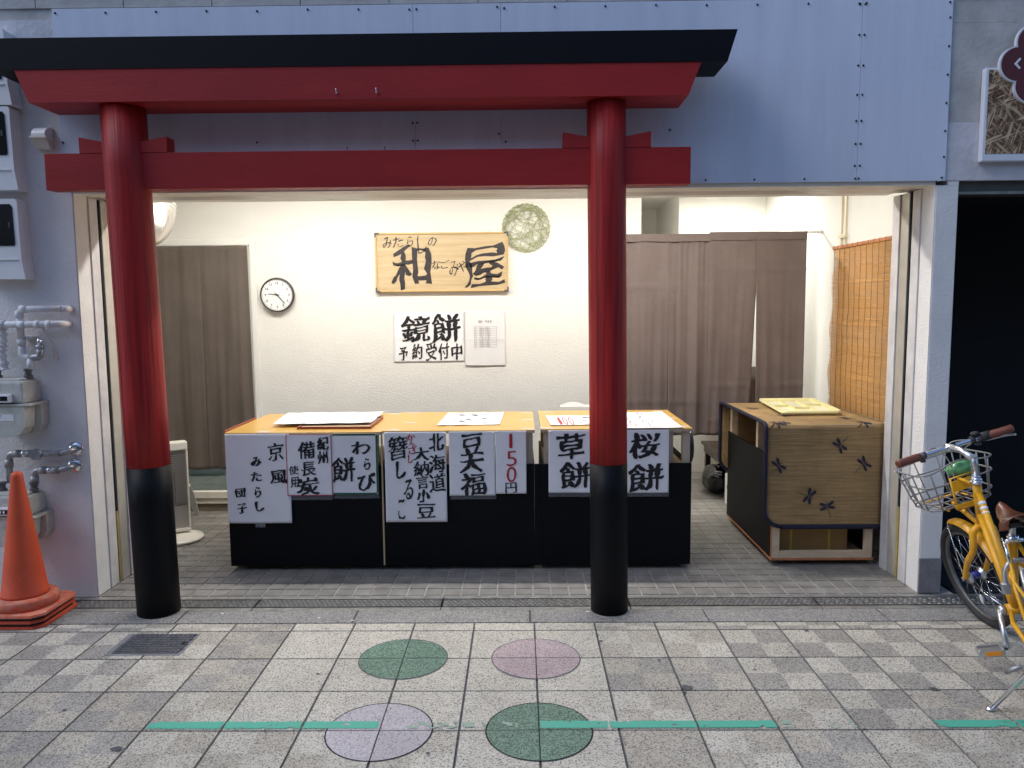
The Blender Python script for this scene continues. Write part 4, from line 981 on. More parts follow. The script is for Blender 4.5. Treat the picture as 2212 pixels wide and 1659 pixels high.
# ================================================================== RIGHT SIDE WALL: conduit, reed blind
root = thing('conduit', 'thin cream conduit running down the right interior wall above the blind', 'conduit', (2.20, 1.86, 1.0))
b = B(); b.box(2.196, 2.2095, 1.81, 1.835, 1.0, 2.655, 0, .002); b.tube([(2.2, 1.885, 1.0), (2.2, 1.885, 2.655)], .008, 10); part('pipe', b, 'conduit', root)
b = B(); b.box(2.186, 2.2095, 1.80, 1.905, 2.035, 2.062, 0, .003); part('clip', b, 'conduit', root)
root = thing('reed_blind', 'golden reed blind hung on the right interior wall over the mat-covered counter', 'blind', (2.185, 1.52, .85))
y0, y1 = 1.06, 1.975
b = B(); n = 176
for k in range(n):
    z = 1.965-(1.965-.852)*k/(n-1); ph = noise.noise(Vector((0, 3.3, z*3)))
    ye = y1+.012*math.sin(z*19)+.012*ph+random.uniform(-.006, .006); ys = y0+.006*noise.noise(Vector((z*7, 0, 1)))+random.uniform(-.004, .004)-.03*(1.97-z)
    xx = 2.186+.009*noise.noise(Vector((z*5, 1.7, 0)))+random.uniform(-.0012, .0012); r = random.uniform(.0021, .0030)
    b.tube([(xx, ys, z+random.uniform(-.001, .001)), (xx+random.uniform(-.002, .002), (ys+ye)/2, z+random.uniform(-.001, .001)), (xx, ye+.02*(1.97-z), z+random.uniform(-.0015, .0015))], r, 5)
o = part('reeds', b, 'reed', root); o['kind'] = 'stuff'
for k in range(11):
    y = y0+.03+.086*k; b = B(); b.tube([(2.181+.006*noise.noise(Vector((z*5, 1.7, 0))), y+.012*noise.noise(Vector((z*6, k, 0)))-.012*(1.97-z), z) for z in [1.968-.0745*i for i in range(16)]], .0014, 5); part('thread', b, 'thread', root)
b = B(); b.box(2.176, 2.196, y0, y1, 1.962, 1.985, 0, .004); part('top_rail', b, 'ply_edge', root)
for k in range(12):
    y = y0+.02+.08*k; b = B(); b.box(2.1745, 2.1975, y, y+.003, 1.9605, 1.9865); part('binding', b, 'thread', root)

# ================================================================== RIGHT COUNTER WITH RUSH MAT
rx0, rx1, ry0, ry1, rz = 1.452, 2.066, .935, 1.95, .868
root = thing('display_counter', 'wheeled wooden counter at the right with open frame front under the straw mat', 'counter', (1.76, 1.44, 0))
b = B(); b.box(rx0, rx0+.012, ry0+.013, ry1, .032, .662); part('side_panel', b, 'blackboard', root)
b = B(); b.box(rx1-.012, rx1, ry0+.013, ry1, .032, .662); part('side_panel', b, 'blackboard', root)
for xa, xb, za, zb in ((rx0+.004, rx0+.05, .045, .85), (rx1-.05, rx1-.004, .045, .85), (rx0+.0505, rx1-.0505, .045, .088), (rx0+.0505, rx1-.0505, .80, .85)):
    b = B(); b.box(xa, xb, ry0, ry0+.028, za, zb, 0, .0015); part('frame_rail', b, 'plywood', root)
b = B(); b.box(rx0-.002, rx1+.004, ry0-.003, ry1, .032, .0445, 0, .001); part('bottom_board', b, 'ply_edge', root)
b = B(); b.box(rx0-.0012, rx0+.0035, ry0, ry0+.0125, .045, .662); part('edge_strip', b, 'ply_edge', root)
b = B(); b.box(rx0+.013, rx1-.013, ry0+.03, ry1-.02, .046, .056); part('floor_board', b, 'plywood', root)
for yy in (ry0+.35, ry1-.05):
    for xx in (rx0+.013, rx1-.055): b = B(); b.box(xx, xx+.042, yy, yy+.042, .057, .849); part('post', b, 'plywood', root)
b = B(); b.box(rx0-.002, rx1+.002, ry0-.002, ry1+.003, .8505, .8635); part('top_board', b, 'plywood', root)
for xx in (rx0+.085, rx1-.085):
    for yy in (ry0+.06, ry1-.1):
        b = B(); b.lathe([(.018, -.010), (.020, -.006), (.020, .006), (.018, .010)], (xx, yy, .0205), 14, axis='x'); c = part('caster', b, 'iron', root)
        b = B(); b.box(xx-.014, xx-.011, yy-.009, yy+.009, .012, .0318); b.box(xx+.011, xx+.014, yy-.009, yy+.009, .012, .0318); part('fork', b, 'alu', c)
root = thing('cardboard_box', 'brown box with yellow bands inside the right counter', 'box', (1.74, 1.2, .057))
b = B(); b.box(1.512, 1.955, 1.04, 1.34, .057, .34, 0, .003); part('carton', b, 'cardboard', root)
for x in (1.60, 1.835): b = B(); b.box(x, x+.014, 1.0388, 1.3412, .0565, .3412); part('band', b, 'yellowtape', root)
# mat: draped front, top, back; navy bound edges with rounded corners
mx0, mx1 = 1.402, 2.106
root = thing('rush_mat', 'woven straw mat with dragonfly motifs and navy edging draped over the right counter', 'mat', (1.75, 1.44, .24))
prof = [(.918, .245), (.919, .40), (.920, .62), (.921, .80)] + [(.921+.034*(1-math.cos(a)), .836+.034*math.sin(a)) for a in (0, .4, .8, 1.2, math.pi/2)] + [(1.1, .8705), (1.4, .8705), (1.7, .8705), (1.93, .870)] + [(1.945+.03*math.sin(a), .838+.031*math.cos(a)) for a in (.4, .8, 1.2, math.pi/2)] + [(1.976, .70), (1.978, .52), (1.98, .36)]
prof = [Vector((0, y, z)) for y, z in prof]
ln = [0]
for a, c in zip(prof, prof[1:]): ln.append(ln[-1]+(c-a).length)
TL = ln[-1]
def at(t, x, off=0.):
    t = max(0, min(TL, t)); i = 0
    while i < len(ln)-2 and ln[i+1] < t: i += 1
    f = (t-ln[i])/(ln[i+1]-ln[i]); p = prof[i].lerp(prof[i+1], f); d = (prof[i+1]-prof[i]).normalized(); nrm = Vector((0, -d.z, d.y))
    nrm = Vector((0, -abs(d.z) if p.y < 1.4 else abs(d.z), abs(d.y)))
    w = .003*noise.noise(Vector((x*4, t*3, 2.2)))
    return (x, p.y+nrm.y*(off+w), p.z+nrm.z*(off+w*.3))
cr_ = .105
def inset(t):
    e = min(t, TL-t)
    return 0 if e >= cr_ else cr_-math.sqrt(max(0, cr_*cr_-(cr_-e)**2))
b = B()
def fm(u, v):
    t = TL*v; k = inset(t); xa = mx0+k; xb = mx1-(0 if t < TL*.5 else k)*.3
    return at(t, xa+(xb-xa)*u)
b.grid(fm, 20, 150, thick=(0, .003, -.003)); part('mat_surface', b, 'rush', root)
edge = [at(TL*k/160, mx0+inset(TL*k/160)-.002, .003) for k in range(161)]
b = B(); b.tube(edge, .012, 8); part('edging', b, 'navy', root)
b = B(); b.tube([at(0.0, mx0+cr_+(mx1-mx0-cr_)*k/10, .003) for k in range(11)], .015, 8); part('edging', b, 'navy', root)
b = B(); b.tube([at(TL, mx0+cr_+(mx1-mx0-cr_-.02)*k/10, .003) for k in range(11)], .0085, 8); part('edging', b, 'navy', root)
b = B(); b.tube([at(TL*k/160, mx1-.001, .001) for k in range(0, 150)], .003, 6); part('edging', b, 'rush', root)
def dragonfly(x, t, ang, s=1.):
    b = B(); ca, sa = math.cos(ang), math.sin(ang)
    def pt(u, w): return at(t+s*(sa*u+ca*w), x+s*(ca*u-sa*w), .0045)
    def leaf(cu, cw, L, wd, a, mi=0):
        c2, s2 = math.cos(a), math.sin(a); n = 12
        b.add([pt(cu+c2*(L*(1+math.cos(2*math.pi*k/n))/2)-s2*wd*math.sin(2*math.pi*k/n)*(.55+.45*(1+math.cos(2*math.pi*k/n))/2), cw+s2*(L*(1+math.cos(2*math.pi*k/n))/2)+c2*wd*math.sin(2*math.pi*k/n)*(.55+.45*(1+math.cos(2*math.pi*k/n))/2)) for k in range(n)], [tuple(range(n))], mi)
    for a in (R(66), R(104), R(-66), R(-104)): leaf(.004 if abs(a) < 1.4 else -.004, 0, .046, .0105, a)
    leaf(.010, 0, -.085, .0024, R(7), 1); leaf(.004, 0, .022, .0036, 0, 1)
    part('printed_dragonfly', b, ['motif', 'motiftan'], root)
for x, t, a, s in ((1.468, .645, R(35), 1.), (1.478, .375, R(40), 1.05), (1.84, .495, R(220), 1.05), (1.985, .385, R(38), 1.05), (1.665, .19, R(-25), 1.1), (1.775, .125, R(100), 1.05), (1.99, .645, R(35), 1.), (1.52, .66, R(20), .9), (1.95, .82, R(15), 1.), (1.62, .95, R(200), 1.), (1.52, 1.3, R(60), 1.), (1.46, TL-.30, R(60), 1.)): dragonfly(x, t, a, s)
# pale yellow divided tray on the mat
root = thing('plastic_tray', 'pale yellow divided plastic tray lying on the straw mat', 'tray', (1.81, 1.55, .872))
TA = [Vector(p) for p in ((1.60, 1.245, 0), (1.985, 1.245, 0), (2.06, 1.93, 0), (1.66, 1.93, 0))]
def tp(u, v, z): p = (1-v)*((1-u)*TA[0]+u*TA[1])+v*((1-u)*TA[3]+u*TA[2]); return (p.x, p.y, z)
z0 = .878
b = B(); b.add([tp(u, v, z0+.004) for u, v in ((.05, .04), (.95, .04), (.95, .96), (.05, .96))]+[tp(u, v, z0) for u, v in ((.05, .04), (.95, .04), (.95, .96), (.05, .96))], [(0,1,2,3), (7,6,5,4), (0,1,5,4), (1,2,6,5), (2,3,7,6), (3,0,4,7)]); part('base', b, 'lemonin', root)
def rr(inset_, n=5):
    out = []
    for cu, cv, a0 in ((1-.09, 1-.06, 0), (.09, 1-.06, 90), (.09, .06, 180), (1-.09, .06, 270)):
        for k in range(n+1): a = R(a0+90*k/n); out.append((cu+(.09-inset_)*math.cos(a), cv+(.06-inset_*.6)*math.sin(a)))
    return out
A_ = [tp(u, v, z0+.026) for u, v in rr(0)]; B_ = [tp(u, v, z0+.026) for u, v in rr(.03)]; C_ = [tp(u, v, z0+.003) for u, v in rr(.045)]; D_ = [tp(u, v, z0+.012) for u, v in rr(-.006)]
n = len(A_); b = B(); b.add(D_+A_+B_+C_, [(r*n+i, r*n+(i+1) % n, (r+1)*n+(i+1) % n, (r+1)*n+i) for r in range(3) for i in range(n)], 0, True); part('rim', b, 'lemon', root)
for u0, u1, v0, v1 in ((.33, .36, .06, .95), (.64, .67, .06, .95), (.06, .33, .5, .53), (.36, .64, .36, .39), (.67, .94, .6, .63)):
    b = B(); b.add([tp(u, v, z) for z in (z0+.004, z0+.018) for u, v in ((u0, v0), (u1, v0), (u1, v1), (u0, v1))], [(4,5,6,7), (0,1,5,4), (1,2,6,5), (2,3,7,6), (3,0,4,7)]); part('divider', b, 'lemon', root)
for u, v in ((.08, .06), (.86, .06), (.08, .9), (.86, .9)):
    p = tp(u, v, z0); b = B(); b.box(p[0]-.02, p[0]+.03, p[1], p[1]+.02, .8735, z0+.006, 0, .002); part('foot', b, 'lemon', root)
# low dark table, boxes and bag behind the curtain line
root = thing('low_table', 'low dark wooden table seen under the right curtain', 'table', (1.80, 2.75, 0))
b = B(); b.box(1.56, 2.12, 2.42, 3.25, .335, .362, 0, .004); part('table_top', b, 'darkwood', root)
b = B(); b.box(1.58, 2.10, 2.44, 3.23, .27, .334); part('apron', b, 'darkwood', root)
for x in (1.585, 2.05):
    for y in (2.445, 3.17): b = B(); b.box(x, x+.045, y, y+.045, 0.001, .269, 0, .004); part('leg', b, 'darkwood', root)
root = thing('carton', 'small cream carton with white knob on the low dark table', 'carton', (1.72, 2.8, .363))
b = B(); b.box(1.655, 1.80, 2.74, 2.98, .363, .47, 0, .003); part('body', b, 'cream', root)
b = B(); b.box(1.64, 1.81, 2.73, 2.99, .4705, .50, 0, .003); part('lid', b, 'conduit', root)
b = B(); b.ball((1.71, 2.715, .43), .026); part('knob', b, 'paper', root)
b = B(); bc = Vector((1.59, 2.80, 0))
def bagf(u, v):
    a = 2*math.pi*u; t = math.pi*v; r = .125*(1+.22*noise.noise(Vector((math.cos(a)*2, math.sin(a)*2, v*4)))); zz = .115-.113*math.cos(t) if v < 1 else .228
    rr_ = r*math.sin(t)**.7 if 0 < v < 1 else 0
    return (bc.x+rr_*math.cos(a)*.9, bc.y+rr_*math.sin(a)*1.2, max(.002, zz*(1+.12*noise.noise(Vector((a, v*3, 5))))))
b.grid(bagf, 28, 18)
bagroot = thing('plastic_bag', 'tied black plastic bag on the floor beneath the low table', 'bag', (1.59, 2.80, 0)); part('bag_body', b, 'bag', bagroot)
b = B()
for k in range(3):
    b.add([(1.535+.02*j, 2.655-.002*k, .165+.022*k-.004*j) for j in range(4)]+[(1.535+.02*j, 2.655-.002*k, .176+.022*k-.004*j) for j in range(4)], [(j, j+1, j+5, j+4) for j in range(3)])
part('print', b, 'paper2', bagroot)
root = thing('white_carton', 'white box on the floor between the right counter and the black bag', 'box', (1.65, 2.4, 0))
b = B(); b.box(1.565, 1.80, 2.20, 2.44, 0.001, .245, 0, .006); part('body', b, 'whiteplaster', root)
b = B(); [b.box(1.5635, 1.5645, 2.25+.05*k, 2.28+.05*k, .13, .16) for k in range(3)]; part('print', b, 'inkgrey', root)
b = B(); b.box(2.10, 2.18, 3.42, 3.60, .5, 1.0, 0, .003); b.box(1.70, 2.10, 3.42, 3.60, .62, .9, 0, .003); solo('shelf_unit', b, 'darkwood', 'dark shelf seen through the curtain slit against the rear wall', 'shelf', (1.9, 3.5, .5))
# black round bag hung on the right counter end
b = B(); b.lathe([(.002, -.02), (.10, -.018), (.13, 0), (.10, .018), (.002, .02)], (.985, 1.15, .70), 24, axis='x'); solo('round_case', b, 'bag', 'round black case hanging at the end of the right front counter', 'case', (.985, 1.15, .57))
# ================================================================== LEFT CORNER: duct, heater, stool
root = thing('exhaust_duct', 'silver flexible exhaust duct with round louvre behind the left post', 'duct', (-2.345, .98, 1.95))
dc = Vector((-2.405, .98, 2.10)); dr = .118
b = B(); path = [(dc.x, dc.y+.06+.16*k/6, dc.z) for k in range(7)]; path += [(dc.x, dc.y+.22+.18*math.sin(k/12*math.pi/2), dc.z+.18*(1-math.cos(k/12*math.pi/2))) for k in range(1, 13)]; path += [(dc.x, dc.y+.40, dc.z+.18+.05*k) for k in range(1, 7)]
fine = spline(path, 9)
acc_ = [0.]
for a_, c_ in zip(fine, fine[1:]): acc_.append(acc_[-1]+(c_-a_).length)
b.tube(fine, [dr+.014+.004*math.sin(2*math.pi*s_/.024) for s_ in acc_], 36); part('foil_hose', b, 'foil', root)
b = B(); b.lathe([(dr-.006, -.02), (dr+.004, -.03), (dr+.012, -.02), (dr+.012, .06), (dr-.006, .06)], dc, 40, axis='y'); part('louvre_ring', b, 'beigemetal', root)
b = B(); b.lathe([(dr-.008, -.0), (dr-.008, .005)], dc, 40, axis='y'); part('louvre_back', b, 'black', root)
for k in range(-5, 6):
    h = .0195*k; L = math.sqrt(max(0, (dr-.01)**2-h*h))
    xf = Matrix.Translation(dc) @ Matrix.Rotation(R(-52), 4, 'Y')
    b = B(); b.box(-L, L, -.022, -.006, h-.005, h+.005, xf=xf); part('slat', b, 'beigemetal', root)
root = thing('electric_heater', 'white upright electric heater with wire grille on a round base behind the left post', 'heater', (-2.37, 1.49, 0))
hx = Matrix.Translation((-2.50, 1.53, 0)) @ Matrix.Rotation(R(34), 4, 'Z')
def hb(name, m, *bx, bev=.0):
    b = B()
    for q in bx: b.box(*q, 0, bev, hx)
    return part(name, b, m, root)
b = B(); b.lathe([(.165, .004), (.17, .012), (.165, .024), (.10, .034), (.04, .04)], (-2.43, 1.52, 0), 36); part('base', b, 'heater', root)
hb('body', 'heater', (-.145, .145, -.045, .05, .62, .675), (-.145, .145, -.045, .05, .05, .075), (-.145, -.125, -.045, .05, .075, .62), (.132, .145, -.045, .05, .075, .62), (-.125, .132, .03, .05, .075, .62), bev=.006)
hb('reflector', 'heatermetal', (-.124, .131, .005, .025, .24, .62)); hb('lower_panel', 'heatermetal', (-.124, .131, -.040, -.02, .076, .235)); hb('control_slots', 'heaterdark', (-.03, .12, -.0465, -.0455, .60, .604), (-.03, .12, -.0465, -.0455, .612, .616))
hb('emblem', 'heaterdark', (.02, .05, -.0412, -.0404, .150, .153), (.028, .042, -.0412, -.0404, .16, .175), (.02, .05, -.0412, -.0404, .135, .138))
for k in range(30): hb('grille_wire', 'heatermetal', (-.124, .131, -.044, -.0415, .245+.0122*k, .2485+.0122*k))
for xx in (-.06, .05):
    b = B(); b.tube([hx @ Vector((xx, -.012, .26)), hx @ Vector((xx, -.012, .60))], .012, 10); part('heating_tube', b, 'heaterdark', root)
root = thing('stool', 'small grey moulded plastic stool beside the raised sill', 'stool', (-2.72, 2.02, 0))
b = B(); b.box(-2.88, -2.60, 1.90, 2.16, .225, .245, 0, .008); part('seat', b, 'heater', root)
for y in (1.905, 2.15):
    b = B(); pts = [(-2.90, .002), (-2.875, .002), (-2.84, .12)]+[(-2.735+.105*math.cos(a), .12+.08*math.sin(a)) for a in [math.pi*(1-k/8) for k in range(9)]]+[(-2.63, .12), (-2.565, .002), (-2.54, .002), (-2.575, .17), (-2.60, .235), (-2.64, .25), (-2.83, .25), (-2.87, .235), (-2.885, .17)]
    b.prism(pts, 'y', y-.006, y+.006); part('leg_panel', b, 'stool', root)
b = B(); b.box(-2.94, -2.62, 2.9, 3.3, .151, .36, 0, .004); solo('storage_box', b, 'bluebox', 'pale blue box on the raised floor beyond the left curtain', 'box', (-2.8, 3.1, .151))
b = B(); b.ball((-2.42, 3.2, .27), .12, sq=(1.5, 1, 1)); b.ball((-2.2, 3.1, .24), .09, sq=(1.3, 1, 1)); solo('dark_bundle', b, 'bag', 'dark bundle on the raised floor beyond the left curtain', 'bundle', (-2.4, 3.15, .151))

# ================================================================== NEIGHBOUR'S SIGN
root = thing('picture_sign', 'white framed sign picturing straw with maroon blossom badge on the right wall', 'sign', (2.6, .45, 2.30))
b = B(); b.box(2.309, 3.0, .43, .4665, 2.300, 2.765, 0, .006); bd = part('frame', b, 'boardwhite', root)
st = bpy.data.materials.new('strawprint'); st.use_nodes = True; n_ = st.node_tree; bs = n_.nodes['Principled BSDF']; bs.inputs['Roughness'].default_value = .5
gg = n_.nodes.new('ShaderNodeNewGeometry'); acc = None
for k, (rot, sc) in enumerate(((20, 1.), (75, 1.15), (-35, .9), (130, 1.05), (-70, 1.25))):
    mp = n_.nodes.new('ShaderNodeMapping'); mp.inputs['Rotation'].default_value = (0, R(rot), 0); mp.inputs['Location'].default_value = (k*3.1, 0, k*1.7)
    mp.inputs['Scale'].default_value = (1, 1, 1); n_.links.new(gg.outputs['Position'], mp.inputs['Vector'])
    mp2 = n_.nodes.new('ShaderNodeMapping'); mp2.inputs['Scale'].default_value = (9*sc, 1, 85*sc); n_.links.new(mp.outputs[0], mp2.inputs['Vector'])
    tn = n_.nodes.new('ShaderNodeTexNoise'); tn.inputs['Scale'].default_value = 1.; tn.inputs['Detail'].default_value = 1; tn.inputs['Distortion'].default_value = .8; n_.links.new(mp2.outputs[0], tn.inputs['Vector'])
    pw = n_.nodes.new('ShaderNodeMapRange'); pw.inputs['From Min'].default_value = .54; pw.inputs['From Max'].default_value = .68; pw.inputs['To Max'].default_value = 1-.12*k; n_.links.new(tn.outputs['Fac'], pw.inputs['Value'])
    if acc is None: acc = pw.outputs[0]
    else:
        mx_ = n_.nodes.new('ShaderNodeMath'); mx_.operation = 'MAXIMUM'; n_.links.new(acc, mx_.inputs[0]); n_.links.new(pw.outputs[0], mx_.inputs[1]); acc = mx_.outputs[0]
rp = n_.nodes.new('ShaderNodeValToRGB'); e = rp.color_ramp.elements; e[0].color = (.075, .032, .016, 1); e[1].color = (.62, .50, .33, 1); x_ = e.new(.45); x_.color = (.24, .135, .065, 1)
n_.links.new(acc, rp.inputs[0]); n_.links.new(rp.outputs[0], bs.inputs['Base Color']); M['strawprint'] = st
b = B(); b.box(2.325, 2.99, .4285, .4299, 2.338, 2.752); part('picture', b, 'strawprint', root)
bc_ = (2.566, 2.775)
def blossom(R0, r, y0_, y1_):
    pts = []
    N = 160
    for k in range(N):
        a = 2*math.pi*k/N; best = 0
        for j in range(5):
            t = math.pi+j*2*math.pi/5; cxx, czz = R0*math.cos(t), R0*math.sin(t); d = cxx*math.cos(a)+czz*math.sin(a); q = d*d-(R0*R0-r*r)
            if q >= 0: best = max(best, d+math.sqrt(q))
        pts.append((bc_[0]+best*math.cos(a), bc_[1]+best*math.sin(a)))
    b = B(); b.prism(pts, 'y', y0_, y1_); return b
bl = part('badge_edge', blossom(.112, .089, .412, .4295), 'boardwhite', root)
part('badge', blossom(.112, .081, .4095, .4118), 'maroon', root)
b = B(); b.prism([(2.449, 2.775), (2.468, 2.797), (2.461, 2.803), (2.437, 2.776), (2.437, 2.772), (2.461, 2.748), (2.468, 2.754)], 'y', .405, .4092); part('chevron', b, 'boardwhite', root)

# ================================================================== BICYCLE (leans left on its stand)
bike = thing('bicycle', 'yellow bicycle with grey wire basket leaning on its stand at the right edge', 'bicycle', (2.2495, .029, 0))
BM = Matrix.Translation((2.2495, .029, 0)) @ Matrix.Rotation(R(-15.8), 4, 'Z') @ Matrix.Rotation(R(-12.4), 4, 'Y')
bike.matrix_world = BM
def bp(name, b, m, parent=bike): return part(name, b, m, parent, local=True)
hs, hb_ = Vector((0, -.241, .786)), Vector((0, -.178, .575)); ax = (hs-hb_).normalized()
ST = Matrix.Translation(hb_) @ Matrix.Rotation(R(18), 4, ax) @ Matrix.Translation(-hb_)     # steering turned left
def V(x, y, z): return Vector((x, y, z))
def sv(x, y, z): return ST @ Vector((x, y, z))
def wheel(c, r, xf, name):
    b = B(); N = 48; ring = [xf @ (c+V(0, (r-.020)*math.cos(2*math.pi*k/N), (r-.020)*math.sin(2*math.pi*k/N))) for k in range(N)]; b.tube(ring, .0195, 10, closed=True); w = bp(name, b, 'rubber')
    b = B(); ring = [xf @ (c+V(0, (r-.046)*math.cos(2*math.pi*k/N), (r-.046)*math.sin(2*math.pi*k/N))) for k in range(N)]; b.tube(ring, .0105, 8, closed=True); bp('rim', b, 'steeldark', w)
    b = B()
    for k in range(28):
        a = 2*math.pi*k/28; s_ = 1 if k % 2 else -1; a2 = a+(.9 if k % 4 < 2 else -.9)
        b.tube([xf @ (c+V(s_*.030, .026*math.cos(a2), .026*math.sin(a2))), xf @ (c+V(0, (r-.05)*math.cos(a), (r-.05)*math.sin(a)))], .0009, 5)
    bp('spokes', b, 'chrome', w)['kind'] = 'stuff'
    b = B(); b.lathe([(.008, -.055), (.008, -.040), (.032, -.038), (.032, -.028), (.017, -.022), (.017, .022), (.032, .028), (.032, .038), (.008, .040), (.008, .055)], (0, 0, 0), 18, axis='x'); b.v = [xf @ (c+Vector(v)) for v in b.v]; bp('hub', b, 'alu', w)
    b = B(); b.lathe([(.0185, -.018), (.0185, .018)], (0, 0, 0), 16, axis='x'); b.v = [xf @ (c+Vector(v)) for v in b.v]; bp('hub_band', b, 'bluehub', w)
    return w
fa = V(0, .018, .26)
w = wheel(fa, .262, ST, 'front_wheel')
b = B(); b.ball((0, 0, 0), .022, sq=(.3, .55, 1.2)); b.v = [ST @ (fa+V(-.014, -.02, -.115)+Vector(v)) for v in b.v]; bp('wheel_reflector', b, 'reflect', w)
ra = V(0, -.945, .262); I4 = Matrix.Identity(4); wheel(ra, .262, I4, 'rear_wheel')
# frame
b = B(); b.tube([hb_, hs], .0195, 16); b.tube([V(0, -.226, .735), V(0, -.36, .57), V(0, -.525, .375)], .0165, 16); b.tube([V(0, -.192, .625), V(0, -.33, .44), V(0, -.468, .285)], .0175, 16)
b.tube([V(0, -.472, .275), V(0, -.655, .645)], .0175, 16); b.tube([V(-.034, -.472, .272), V(.034, -.472, .272)], .024, 16)
for s_ in (-1, 1):
    b.tube([V(s_*.02, -.485, .268), V(s_*.045, -.60, .262), V(s_*.062, -.945, .262)], .010, 10); b.tube([V(s_*.018, -.645, .615), V(s_*.05, -.76, .47), V(s_*.062, -.945, .265)], .0085, 10)
    b.tube([V(s_*.012, -.60, .52), V(s_*.045, -.70, .50), V(s_*.06, -.95, .49)], .0065, 8)
fr = bp('frame', b, 'bikeyellow')
d_ = (V(0, -.36, .57)-V(0, -.226, .735)).normalized()
for k in range(3):
    p = V(0, -.226, .735)+d_*(.055+.026*k); b = B(); b.tube([p, p+d_*(.015 if k < 2 else .007)], .0169, 16); bp('white_stripe', b, 'bikewhite', fr)
b = B(); b.tube([hs-ax*.004, hs+ax*.006], .027, 18); b.tube([hs+ax*.006, hs+ax*.02], .023, 18); b.tube([hs+ax*.02, hs+ax*.034], .018, 16); bp('headset', b, 'chrome')
# fork
b = B(); cr2 = hb_-ax*.028
b.tube([hb_, cr2], .0185, 14)
for s_ in (-1, 1): b.tube(spline([ST @ (cr2+V(s_*.012, 0, .012)), ST @ (cr2+V(s_*.047, .0, -.012)), ST @ (cr2+V(s_*.058, .022, -.10)), ST @ (V(s_*.056, -.055, .36)), ST @ (V(s_*.052, .012, .265))], 6), [.0155]*18+[.013]*7, 12)
fk = bp('fork', b, 'bikeyellow')
b = B()
for s_ in (-1, 1): b.tube([ST @ (fa+V(s_*.048, 0, 0)), ST @ (fa+V(s_*.066, 0, 0))], .0105, 6)
bp('axle_nut', b, 'galv', fk)
b = B()
for k in range(13):
    a0 = R(62+4.6*k)
b = B(); n = 14; vs = []
for k in range(n):
    a = R(30+(104-30)*k/(n-1))
    for s_, rr_ in ((-.030, .272), (-.016, .286), (.016, .286), (.030, .272)): vs.append(ST @ (fa+V(s_, -rr_*math.cos(a)*-1*-1, rr_*math.sin(a))))
b.add(vs, [(4*k+j, 4*k+j+1, 4*k+5+j, 4*k+4+j) for k in range(n-1) for j in range(3)], 0, True); mg = bp('front_mudguard', b, 'bikeyellow')
b = B()
for s_ in (-1, 1): b.tube([ST @ (fa+V(s_*.058, 0, .01)), ST @ (fa+V(s_*.032, .272*math.cos(R(78)), .272*math.sin(R(78))))], .0022, 6); b.tube([ST @ (fa+V(s_*.058, -.0, .0)), ST @ (fa+V(s_*.05, -.27, -.06))], .0022, 6)
bp('stay', b, 'chrome', mg)
# stem and bars
b = B(); q0 = hs+ax*.03; q1 = hs+ax*.13
b.tube([q0, q1], .0125, 14); qt = Vector(q1); cl = sv(0, -.105, .935)
b.tube([qt+ax*-.006, qt+ax*.004], [.013, .016], 14); b.tube([qt-ax*.012, (qt+cl)/2+V(0, 0, .006), cl], [.0165, .0145, .0175], 14); bp('stem', b, 'alu')
b = B(); L_ = [sv(-.275, -.150, .945), sv(-.20, -.125, .94), sv(-.10, -.107, .936), sv(0, -.105, .935), sv(.10, -.107, .936), sv(.20, -.125, .94), sv(.275, -.150, .945)]
b.tube(spline(L_, 4), .0125, 14); b.tube([sv(-.022, -.105, .935), sv(.022, -.105, .935)], .019, 14); bar = bp('handlebar', b, 'chrome')
for s_ in (-1, 1):
    b = B(); b.tube([sv(s_*.155, -.114, .938), sv(s_*.17, -.1165, .9385), sv(s_*.24, -.138, .9425), sv(s_*.278, -.151, .945), sv(s_*.284, -.153, .945)], [.0165, .019, .0185, .020, .013], 16); bp('grip', b, 'brownrub', bar)
    b = B(); b.tube([sv(s_*.128, -.110, .937), sv(s_*.150, -.113, .938)], .017, 14); b.box(-.011, .011, -.01, .03, -.03, .0, 0, .003, Matrix.Translation(sv(s_*.138, -.10, .933))); lv = bp('lever_clamp', b, 'iron', bar)
    b = B(); b.tube(spline([sv(s_*.135, -.085, .922), sv(s_*.18, -.085, .912), sv(s_*.26, -.11, .912), sv(s_*.30, -.135, .908)], 4), .0052, 8); bp('brake_lever', b, 'chrome', bar)
b = B(); b.tube([sv(.10, -.107, .936), sv(.118, -.109, .937)], .020, 14); b.tube([sv(.145, -.112, .938), sv(.19, -.118, .939)], .022, 14); b.lathe([(.02, 0), (.02, .01), (.012, .016)], sv(.125, -.112, .957), 14); bp('shifter', b, 'rubber', bar)
b = B(); b.tube(spline([sv(-.15, -.085, .92), sv(-.03, -.02, .93), sv(.0, -.06, .85), sv(-.02, -.10, .72), sv(.02, -.11, .56)], 8), .0032, 7); b.tube(spline([sv(.16, -.085, .92), sv(.06, -.01, .93), sv(-.02, -.03, .86), sv(-.035, -.06, .72), sv(.0, -.14, .60)], 8), .0032, 7); b.tube(spline([sv(.12, -.10, .925), sv(.08, -.02, .86), sv(.08, -.04, .72), sv(.06, -.15, .60)], 8), .003, 7); bp('cable', b, 'wiregrey')
